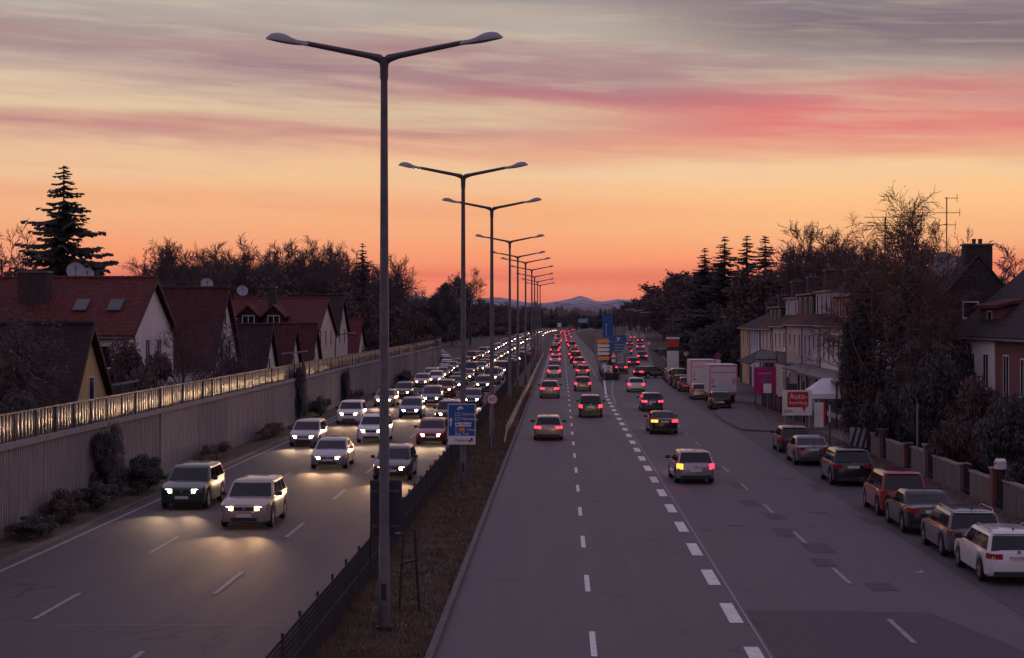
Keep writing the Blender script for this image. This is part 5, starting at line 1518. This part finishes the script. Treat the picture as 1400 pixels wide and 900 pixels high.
for px, y, top, lab in ((1090, 212, 322, 'pale bare tree above the row house roofs, the left one'), (1118, 216, 326, 'pale bare tree above the row house roofs, the right one'), (1150, 205, 345, 'bare tree behind the thin aerial'),
                        (1385, 150, 350, 'bare tree at the right picture edge behind the nearest roof'), (1352, 150, 372, 'small tree between the chimney and the nearest roof')):
    plant('bare%d' % (px % 4), 'bare_tree', lab, 'tree', (px - 767) / 2330 * y, y, (CAM_Z + (435 - top) / 2330 * y) / 15.2)
for i in range(20):
    u = (i + rt.random()) / 20; y = 218 + 420 * u ** 1.4; x = 13.5 + veer(y) * 1.05 + 6.0
    if x < 20.5 and y < 225: continue
    scaled('bush_leaf_brown%d' % (i % 2) if i % 3 else 'bush_leaf_dark0', 'underwood_shrub', 'dense shrub at the edge of the right wood', 'shrub', x, y, 8, 12, rt.uniform(5, 8), 'underwood of the right wood')
for i in range(18):
    px = lerp(1000, 1260, (i + rt.random()) / 18); y = 222 + rt.uniform(0, 30); x = (px - 767) / 2330 * y
    plant(rt.choice(['dense0', 'dense2', 'bare1']), 'woodland_tree', 'tree rising behind the row houses', 'tree', x, y, rt.uniform(.92, 1.1), group='trees behind the row houses')
# the wood that closes the view
def close_top(px):
    pts = [(690, 424), (760, 432), (800, 433), (838, 428), (852, 420), (866, 413), (884, 406), (900, 398), (930, 384), (960, 372), (1000, 360)]
    for (p, q), (r, t_) in zip(pts, pts[1:]):
        if px <= r: return q + (t_ - q) * max(0, px - p) / (r - p)
    return 360
for i in range(84):
    px = lerp(690, 975, (i + rt.random()) / 84)
    y = rt.uniform(1150, 1420) if px < 868 else rt.uniform(820, 1050) if px < 905 else rt.uniform(520, 760)
    x = (px - 767) / 2330 * y
    top = close_top(px) + rt.uniform(-5, 6)
    plant(rt.choice(['dense0', 'dense1', 'dense2', 'spruce1'] if px < 850 else ['dense0', 'dense1', 'dense2']), 'woodland_tree', 'distant tree of the wood closing the view below the mountains', 'tree', x, y, (CAM_Z + (435 - top) / 2330 * y) / 13.0, group='trees closing the view', sxy=1.5)
rgx = random.Random(77)
m = MB()
for i in range(3000):
    y = rgx.uniform(1400, 3200); x = rgx.uniform(-900, 900); h_ = rgx.uniform(11, 19); r_ = rgx.uniform(4, 8); n_ = 6
    a0 = rgx.random() * 6
    m.add([(x + r_ * math.cos(a0 + 2 * PI * j / n_) * rgx.uniform(.8, 1.2), y + r_ * math.sin(a0 + 2 * PI * j / n_), 0) for j in range(n_)] + [(x + r_ * .9 * math.cos(a0 + .5 + 2 * PI * j / n_), y + r_ * .9 * math.sin(a0 + .5 + 2 * PI * j / n_), h_ * rgx.uniform(.5, .8)) for j in range(n_)] + [(x + rgx.uniform(-1, 1), y, h_)],
          [(j, (j + 1) % n_, n_ + (j + 1) % n_, n_ + j) for j in range(n_)] + [(n_ + j, n_ + (j + 1) % n_, 2 * n_) for j in range(n_)])
tag(m.build('distant_woods', M['leaf_brown']), kind='stuff')

# dry grass in the median and leaf litter
rgx = random.Random(8); m = MB()
for i in range(42000):
    y = 34 + 150 * rgx.random() ** 1.9; x = rgx.uniform(-5.85, -3.0)
    h_ = rgx.uniform(.05, .17) * (1.25 if y > 60 else 1) * (1.7 if x < -5 else 1); wv = .008 + .00018 * y; a = rgx.random() * 6.28; dx, dy = math.cos(a) * wv, math.sin(a) * wv
    lx, ly = rgx.uniform(-.06, .06), rgx.uniform(-.06, .06)
    m.add([(x - dx, y - dy, .045), (x + dx, y + dy, .045), (x + lx, y + ly, .045 + h_)], [(0, 1, 2)])
tag(m.build('median_grass', M['grass']), kind='stuff')
m = MB()
for i in range(9000):
    y = rgx.uniform(46, 150); x = 16.9 - abs(rgx.gauss(0, .9)); z = .115
    if x < 14.2: continue
    if rgx.random() < .15: x = rgx.uniform(13.6, 13.95); z = .012
    a = rgx.random() * 6.28; s_ = rgx.uniform(.03, .07); c, d_ = math.cos(a) * s_, math.sin(a) * s_
    m.add([(x - c, y - d_, z + .004), (x + d_, y - c, z + rgx.uniform(.004, .03)), (x + c, y + d_, z + .006), (x - d_, y + c, z + rgx.uniform(.004, .03))], [(0, 1, 2, 3)])
tag(m.build('leaf_litter', M['leaf_litter']), kind='stuff')


# ------------------------------------------------------------------ the planted island between motorway and street
def isl_l(y): return 5.15 + (y - 207) * .0135 + (0 if y < 400 else (y - 400) * .008)
def isl_r(y): return 6.9 + (y - 207) * .03 if y < 260 else 8.5 + (y - 260) * .034
m = MB(); ys = [207 + 8 * i for i in range(70)]; vs = []
for y in ys: vs += [(isl_l(y), y, .16), (max(isl_l(y) + .2, isl_r(y)), y, .16)]
m.add(vs, [(2 * i, 2 * i + 1, 2 * i + 3, 2 * i + 2) for i in range(len(ys) - 1)])
tag(m.build('island_ground', M['verge']), kind='structure')
kerb('island_left_kerb', isl_l, 207, 760, .2, .3, 8); kerb('island_right_kerb', isl_r, 207, 760, .2, .3, 8)
t = thing('crash_rail', 'dark low crash rail rounding the nose of the planted island', 'guard rail', (0, 0, 0))
pts = [(4.95 + (y - 207) * .0135, y) for y in range(235, 206, -7)] + [(5.3, 203.4), (6.0, 202.2), (6.75, 203.2)] + [(7.0 + (y - 207) * .03, y) for y in range(207, 262, 7)]
m = MB(); vs = []
for x, y in pts: vs += [(x, y, .3), (x, y, .95)]
m.add(vs, [(2 * i, 2 * i + 2, 2 * i + 3, 2 * i + 1) for i in range(len(pts) - 1)]); o = m.build('rail', M['pole_dark'], t); sol = o.modifiers.new('thick', 'SOLIDIFY'); sol.thickness = .08
m = MB()
for x, y in pts: m.box(x - .05, y - .05, .05, x + .05, y + .05, .8)
m.build('rail_post', M['pole_dark'], t)
for i in range(14):
    y = 222 + i * 13; x = lerp(isl_l(y), isl_r(y), .55)
    scaled(['bush_leaf_dark0', 'bush_leaf_brown1', 'bush_leaf_dark1'][i % 3], 'island_shrub', 'low shrub planted on the island behind its signs', 'shrub', x, y, 1.6 + i * .12, 5, 1.3 + .5 * (i % 3), 'shrubs on the island', z=.1)
# nose marker with arrow
t = thing('nose_marker', 'red and white arrow board on the nose of the island', 'road sign', (5.75, 207.5, .16))
MB().tube([(0, .08, 0), (0, .08, 1.5)], .05, 6).build('post', M['steel'], t)
MB().box(-.5, -.02, .45, .5, .03, 1.55).build('white_face', M['sign_white'], t)
m = MB(); m.prism([(-.42, .6), (-.2, .6), (0, .82), (.2, .6), (.42, .6), (0, 1.1)], 'y', -.035, -.02); m.prism([(-.3, 1.15), (0, 1.48), (.3, 1.15), (.12, 1.15), (0, 1.26), (-.12, 1.15)], 'y', -.035, -.02); m.build('red_arrow', M['sign_red'], t)
t = thing('motorway_sign', 'small blue motorway symbol sign above the island nose marker', 'road sign', (5.3, 209, .16))
MB().box(-.42, 0, 1.05, .42, .04, 2.0).build('blue_face', M['sign_blue'], t); MB().tube([(0, .08, 0), (0, .08, 2.0)], .04, 6).build('post', M['steel'], t)
m = MB()
for s_ in (-1, 1): m.prism([(s_ * .06, 1.15), (s_ * .3, 1.15), (s_ * .12, 1.85), (s_ * .05, 1.85)], 'y', -.014, 0)
m.box(-.32, -.0141, 1.5, .32, 0, 1.58); m.build('motorway_symbol', M['sign_white'], t)
t = thing('detour_board', 'stack of orange and white arrow boards on the island nose', 'road sign', (5.3, 212, .16))
for z0, z1, mt in ((4.2, 4.68, 'sign_orange'), (3.7, 4.06, 'sign_white'), (3.22, 3.58, 'sign_white'), (2.74, 3.1, 'sign_white'), (2.1, 2.56, 'sign_orange')):
    MB().prism([(-.75, z0), (.6, z0), (.78, (z0 + z1) / 2), (.6, z1), (-.75, z1)], 'y', 0, .05).build('arrow_board', M[mt], t)
m = MB(); m.tube([(-.6, .1, 0), (-.6, .1, 4.65)], .05, 6); m.tube([(.5, .1, 0), (.5, .1, 4.65)], .05, 6); m.build('post', M['steel'], t)
t = thing('direction_board', 'wide blue direction board standing on the planted island', 'road sign', (8.0, 236, .16))
MB().box(-1.4, -.03, 2.55, 1.1, .04, 4.95).build('blue_face', M['sign_blue'], t)
m = MB(); m.box(-1.3, -.04, 4.05, 1.0, -.03, 4.09)
for z in (2.75, 3.15, 3.55):
    m.box(-.6, -.04, z, .8, -.03, z + .16)
m.build('white_line', M['lamp_shell'], t)
m = MB(); m.prism([(-.3, 4.2), (-.1, 4.45), (-.4, 4.62), (-.17, 4.68), (.0, 4.54), (.22, 4.68), (.27, 4.58), (.05, 4.42), (.0, 4.2)], 'y', -.045, -.03); m.build('fork_symbol', M['sign_white'], t)
m = MB(); m.tube([(-.9, .1, 0), (-.9, .1, 4.9)], .08, 6); m.tube([(.8, .1, 0), (.8, .1, 4.9)], .08, 6); m.build('post', M['steel'], t)
t = thing('direction_board', 'tall blue direction board standing further back on the island', 'road sign', (9.2, 330, .16))
MB().box(-1.1, -.03, 3.6, .9, .04, 6.7).build('blue_face', M['sign_blue'], t); m = MB(); m.box(-.5, -.04, 3.9, -.42, -.03, 6.0); m.prism([(-.62, 5.95), (-.46, 6.35), (-.3, 5.95)], 'y', -.04, -.03); m.build('white_arrow', M['sign_white'], t)
m = MB(); m.tube([(-.9, .1, 0), (-.9, .1, 6.6)], .09, 6); m.tube([(.7, .1, 0), (.7, .1, 6.6)], .09, 6); m.build('post', M['steel'], t)
t = thing('direction_board', 'far small blue direction board near the bend', 'road sign', (14.2, 520, .16))
MB().box(-1.6, -.03, 4.2, 1.6, .04, 8.2).build('blue_face', M['sign_blue'], t); m = MB(); m.tube([(-1, .1, 0), (-1, .1, 8)], .1, 6); m.tube([(1, .1, 0), (1, .1, 8)], .1, 6); m.build('post', M['steel'], t)
t = thing('warning_sign', 'white triangular warning sign with red rim on the island', 'road sign', (6.6, 214, .16))
MB().prism([(-.55, 2.3), (.55, 2.3), (0, 3.25)], 'y', 0, .03).build('red_rim', M['sign_red'], t); MB().prism([(-.36, 2.4), (.36, 2.4), (0, 3.02)], 'y', -.012, 0).build('white_face', M['sign_white'], t); MB().tube([(0, .06, 0), (0, .06, 3)], .04, 6).build('post', M['steel'], t); MB().box(-.25, -.01, 1.8, .25, .02, 2.2).build('white_plate', M['sign_white'], t)
t = thing('warning_sign', 'pale triangular sign back at the street side of the island', 'road sign', (8.7, 228, .16))
MB().prism([(-.5, 2.6), (.5, 2.6), (.3, 3.3), (0, 4.1), (-.3, 3.3)], 'y', 0, .03).build('pale_face', M['lamp_shell'], t); MB().tube([(0, .06, 0), (0, .06, 3.9)], .04, 6).build('post', M['steel'], t)
# single-armed lamps beyond the island
for x, y, z, s_, lab in ((9.6, 300, 9.4, -1, 'street lamp with reddish-lit head at the left of the island row'), (12.2, 330, 8.9, 1, 'street lamp behind the wide blue board'), (14.5, 350, 8.8, 1, 'street lamp with pale head on the street side of the island'), (17.0, 372, 8.5, 1, 'street lamp furthest to the right of the island row')):
    t = thing('street_lamp', lab, 'street lamp', (x, y, .1), group='single-armed lamps on the island')
    MB().tube([(0, 0, 0), (0, 0, z - .25), (s_ * .2, 0, z), (s_ * .5, 0, z + .05)], [.09, .06, .05, .04], 7).build('pole', M['pole'], t)
    MB().prism([(s_ * .3, z), (s_ * 2.2, z + .1), (s_ * 2.2, z + .28), (s_ * .3, z + .18)], 'y', -.15, .15).build('lamp_head', M['lamp_shell'], t)
for x, y, z, lab in ((-41.5, 430, 7.7, 'slim street lamp in front of the dark left wood'), (-29.5, 470, 8.0, 'slim street lamp beyond the ramp between two lamp poles'), (-43.8, 400, 8.6, 'slim double lamp before the left wood behind the front pole')):
    t = thing('street_lamp', lab, 'street lamp', (x, y, 0), group='slim lamps before the left wood')
    MB().tube([(0, 0, 0), (0, 0, z)], .07, 6).build('pole', M['pole'], t); MB().prism([(0, z - .05), (2.2, z + .1), (2.2, z + .25), (0, z + .1)], 'y', -.15, .15).build('lamp_head', M['lamp_shell'], t)
t = thing('street_lamp', 'slim lamp with a small bright head against the right wood', 'street lamp', (21.5, 224, 0))
MB().tube([(0, 0, 0), (0, 0, 7.6)], .06, 6).build('pole', M['pole'], t); MB().prism([(-.5, 7.6), (.1, 7.55), (.1, 7.75), (-.5, 7.72)], 'y', -.1, .1).build('lamp_head', M['lamp_shell'], t)
# overpass closing the road
t = thing('road_bridge', 'dark low bridge crossing the motorway far ahead', 'bridge', (0, 0, 0))
MB().box(-60, 1040, 5.2, 110, 1052, 6.3).build('deck', M['sign_back'], t)
m = MB(); m.box(-60, 1040.2, 6.3, 110, 1040.5, 7.2); m.build('parapet', M['pole_dark'], t)
for x in (-22, 9.0, 42):
    MB().box(x - .8, 1041, 0, x + .8, 1051, 5.2).build('pier', M['sign_back'], t)
t = thing('gantry_sign', 'small turquoise direction board on the far bridge', 'road sign', (13.5, 1039.6, 4.4))
MB().box(-3.2, -.1, 0, 3.2, .1, 2.8).build('board', mat('sign_turquoise', (.05, .3, .38), .5, vary=.1), t); m = MB(); m.box(-2.6, -.12, 1.7, 2.4, -.1, 2.0); m.box(-2.6, -.12, .8, 1.6, -.1, 1.1); m.build('white_line', M['sign_white'], t)
# low walls and pale stuff beyond the ramp
# ------------------------------------------------------------------ right pavement
t = thing('advertising_board', 'white board with red speech bubble reading Auto-Beschriftung in front of the tent', 'signboard', (15.6, 113, .12), R(8))
MB().box(-1.0, -.03, .95, 1.0, .03, 2.62).build('white_panel', M['sign_white'], t)
m = MB(); q = []
for cx, cz, a0 in ((.62, 2.38, 0), (-.55, 2.38, 90), (-.55, 1.62, 180), (.62, 1.62, 270)):
    for k in range(6): a = R(a0 + 18 * k); q.append((cx + .13 * math.cos(a), cz + .13 * math.sin(a)))
m.prism(q, 'y', -.042, -.03); m.add([(.3, -.0415, 1.5), (.55, -.0415, 1.5), (.5, -.0415, 1.12)], [(0, 1, 2)]); m.build('speech_bubble', M['sign_red'], t)
text('Auto-', .56, (.06, -.05, 2.2), M['sign_white'], t, align='CENTER', name='bubble_lettering', sx_=.92)
text('Beschriftung', .3, (.04, -.05, 1.78), M['sign_white'], t, align='CENTER', name='bubble_lettering', sx_=.8)
text('jetzt', .34, (-.92, -.045, 1.25), M['sign_green'], t, name='green_lettering')
m = MB(); m.tube([(-.85, .05, 0), (-.85, .05, 2.5)], .035, 6); m.tube([(.85, .05, 0), (.85, .05, 2.5)], .035, 6); m.build('post', M['steel'], t)
t = thing('pavilion_tent', 'white pavilion tent with peaked roof beside the advertising board', 'tent', (18.1, 116.5, .1))
m = MB(); a = 1.5; m.add([(-a, -a, 2.3), (a, -a, 2.3), (a, a, 2.3), (-a, a, 2.3), (-.35, 0, 3.3), (.35, 0, 3.3)], [(0, 1, 5, 4), (1, 2, 5), (2, 3, 4, 5), (3, 0, 4)])
m.add([(-a, -a, 1.98), (a, -a, 1.98), (a, a, 1.98), (-a, a, 1.98), (-a, -a, 2.3), (a, -a, 2.3), (a, a, 2.3), (-a, a, 2.3)], [(0, 1, 5, 4), (1, 2, 6, 5), (2, 3, 7, 6), (3, 0, 4, 7)])
m.build('canopy', M['tent'], t)
for x in (-1.45, 1.45):
    for y in (-1.45, 1.45): MB().tube([(x, y, 0), (x, y, 2.2)], .03, 6).build('leg', M['steel'], t)
t = thing('standing_banner', 'narrow white upright panel with red edge under the pavilion', 'banner', (17.2, 114.2, .12))
MB().box(-.3, -.03, .1, .3, .03, 1.75).build('panel', M['sign_white'], t); MB().box(.3, -.025, .1, .46, .025, 1.75).build('red_edge', M['sign_red'], t); MB().box(-.35, -.2, 0, .5, .2, .09).build('foot', M['steel'], t)
t = thing('advertising_board', 'magenta board on posts in front of the row houses', 'signboard', (17.4, 146, .1))
MB().box(-.95, -.04, .9, .95, .04, 3.2).build('panel', M['magenta'], t); m = MB(); m.tube([(-.8, .08, 0), (-.8, .08, 3)], .05, 6); m.tube([(.8, .08, 0), (.8, .08, 3)], .05, 6); m.build('post', M['pole_dark'], t)
m = MB(); m.box(-.55, -.05, 2.62, .55, -.04, 2.74); m.box(-.3, -.05, 2.1, .2, -.04, 2.16); m.box(-.5, -.05, 1.9, .6, -.04, 1.95); m.build('pale_line', mat('pale_pink', (.5, .2, .3), .6, vary=.05), t)
round_sign(15.2, 126, 3.05, .33, 'no_stopping', 'round no-stopping sign with white plate on a thin pole by the kerb corner')
t = thing('blank_sign', 'dark rectangular sign back on a thin pole beside the no-stopping sign', 'road sign', (16.1, 119, .1))
MB().box(-.32, -.02, 1.7, .32, .02, 2.85).build('board', M['sign_back'], t); MB().tube([(0, .04, 0), (0, .04, 2.8)], .03, 6).build('post', M['steel'], t)
t = thing('board_fence', 'dark board fence with red banner letters along the forecourt', 'fence', (17.1, 121, .06))
MB().prism([(0, 0), (.08, 0), (.08, 1.25), (0, 1.25)], 'y', 0, 24).build('boards', M['wood'], t)
MB().box(-.02, 1, .55, -.002, 16, 1.1).build('red_banner', mat('dull_red_banner', (.1, .012, .02), .8, vary=.6, scale=2), t)
m = MB()
for q in range(9): m.box(-.06, q * 3.0, 0, .12, q * 3.0 + .1, 1.35)
m.build('fence_post', M['wood'], t)
t = thing('striped_barrier', 'leaning black and white striped board at the end of the garden wall', 'barrier', (16.75, 96.5, .12), R(-30))
b_ = MB().box(-.5, -.03, .1, .5, .03, 1.2).build('board', M['lamp_shell'], t)
m = MB()
for q in range(3): m.add([(-.5 + q * .34, -.036, .1), (-.34 + q * .34, -.036, .1), (-.02 + q * .34 if q < 2 else .5, -.036, 1.2 if q < 2 else .7), (-.18 + q * .34, -.036, 1.2)], [(0, 1, 2, 3)])
m.build('black_stripe', M['sign_black'], t); MB().box(-.6, -.2, 0, .6, .2, .1).build('foot', M['black'], t)
t = thing('bollard_post', 'thin post with a white sleeve near the striped barrier', 'post', (15.7, 100, .11))
MB().tube([(0, 0, 0), (0, 0, 1.3)], .035, 6).build('post', M['pole_dark'], t); MB().tube([(0, 0, 1.3), (0, 0, 2.3)], .05, 8).build('white_sleeve', M['sign_white'], t)
t = thing('steel_pole', 'thin bare steel pole on the pavement beside the garden wall', 'pole', (15.9, 76.5, .11)); MB().tube([(0, 0, 0), (0, 0, 3.6)], .04, 8).build('pole', M['steel'], t); MB().tube([(0, 0, 3.6), (0, 0, 3.68)], .06, 8).build('cap', M['pole_dark'], t)
# garden wall: concrete panels, pillars, dark gates
t = thing('garden_wall', 'low weathered concrete garden wall with pillars along the pavement', 'wall', (17.0, 50, .06))
wy = 0; k = 0; m = MB(); cp = MB(); pm = []; gates = []
lens = [6.5, 4.6, 6.2, 5.4, 7.0, 4.8, 6.4, 4.4]
for q, ln in enumerate(lens):
    pm.append(wy); m.box(0, wy + .5, 0, .18, wy + ln - 1.3, 1.05 + .05 * (q % 3)); cp.box(-.04, wy + .5, 1.05 + .05 * (q % 3), .22, wy + ln - 1.3, 1.13 + .05 * (q % 3)); gates.append(wy + ln - 1.3); wy += ln
m.build('wall_panel', M['garden_wall'], t); cp.build('coping', M['coping'], t)
for q, yy in enumerate(pm):
    p_ = MB().box(-.08, yy, 0, .34, yy + .48, 1.2 + .3 * (q % 2)).build('pillar', M['garden_wall'] if q % 3 else M['wall_brick'], t); MB().box(-.13, yy - .05, 1.2 + .3 * (q % 2), .39, yy + .53, 1.27 + .3 * (q % 2)).build('pillar_cap', M['coping'], p_)
for yy in gates:
    m = MB()
    for q in range(9): m.box(.05, yy + .02 + q * .14, .05, .08, yy + .06 + q * .14, 1.3)
    m.box(.04, yy, .2, .09, yy + 1.28, .26); m.box(.04, yy, 1.12, .09, yy + 1.28, 1.18); m.build('gate', M['pole_dark'], t)
t = thing('letter_box', 'white letter box on top of a garden wall pillar', 'letter box', (17.1, 66.9, 1.62)); MB().prism([(-.25, 0), (.25, 0), (.25, .28), (.05, .4), (-.25, .3)], 'x', -.16, .2).build('box', M['sign_white'], t); MB().box(-.17, -.18, .2, -.16, .18, .23).build('slot', M['sign_black'], t)
# beyond the trucks: filling-station pylon, signs
t = thing('price_pylon', 'red and white pylon sign with red head beyond the parked cars', 'pylon sign', (15.4, 232, .05))
MB().box(-1.0, -.15, 0, .6, .15, 3.0).build('white_panel', M['sign_white'], t); MB().box(-1.0, -.16, 3.0, .6, .16, 3.5).build('dark_band', M['sign_back'], t); MB().box(-1.0, -.15, 3.5, .6, .15, 4.6).build('red_head', M['sign_red'], t); MB().box(-1.1, -.2, 4.6, .7, .2, 4.85).build('cap', M['sign_white'], t)
for x, y, z, lab in ((17.3, 236, 2.55, 'round white sign with red rim beside the pylon, the lower one'), (18.8, 232, 2.75, 'round white sign with red rim further right of the pylon'), (14.9, 290, 3.2, 'round red-rimmed sign far up the street before the wood')):
    t = thing('round_sign', lab, 'road sign', (x, y, 0), group='round signs by the pylon'); MB().disc((0, 0, z), .42, 20).build('red_rim', M['sign_red'], t); MB().disc((0, -.013, z), .3, 20).build('white_face', M['sign_white'], t); MB().tube([(0, .05, 0), (0, .05, z)], .04, 6).build('post', M['steel'], t)
round_sign(16.6, 181, 3.5, .33, 'no_stopping', 'round no-stopping sign sticking up behind the box trucks')
t = thing('awning_sign', 'pale arched sign on a post before the beige row house', 'signboard', (19.0, 158, .06)); m = MB(); m.prism([(-1.0, 3.3), (1.0, 3.3), (1.0, 4.0), (.5, 4.4), (-.5, 4.4), (-1.0, 4.0)], 'y', -.1, .1); m.build('board', M['lamp_shell'], t); MB().box(-1.05, -.11, 3.55, 1.05, .11, 3.65).build('dark_line', M['sign_back'], t); MB().tube([(0, .15, 0), (0, .15, 4)], .07, 6).build('post', M['pole_dark'], t)
t = thing('litter', 'crumpled scrap of rubbish lying beside the parked white car', 'litter', (10.55, 50.4, .01)); m = MB(); m.add([(-.14, -.08, 0), (.1, -.1, 0), (.15, .07, .01), (-.1, .1, 0), (-.06, -.02, .1), (.07, .02, .08)], [(0, 1, 5, 4), (1, 2, 5), (2, 3, 4, 5), (3, 0, 4)]); m.build('scrap', M['lamp_shell'], t)

# ------------------------------------------------------------------ evening haze
hz = bpy.data.materials.new('evening_haze'); hz.use_nodes = True; n = NT(hz.node_tree); n.t.nodes.clear()
vol = n.n('ShaderNodeVolumePrincipled'); vol.inputs['Color'].default_value = (.62, .6, .85, 1); vol.inputs['Density'].default_value = 2.6e-5; vol.inputs['Anisotropy'].default_value = .0
ou = n.n('ShaderNodeOutputMaterial'); n.link(vol.outputs[0], ou.inputs['Volume'])
o = MB().box(-9000, -300, -2, 9000, 18400, 215).build('haze', hz); tag(o, kind='stuff')
S.cycles.volume_bounces = 0
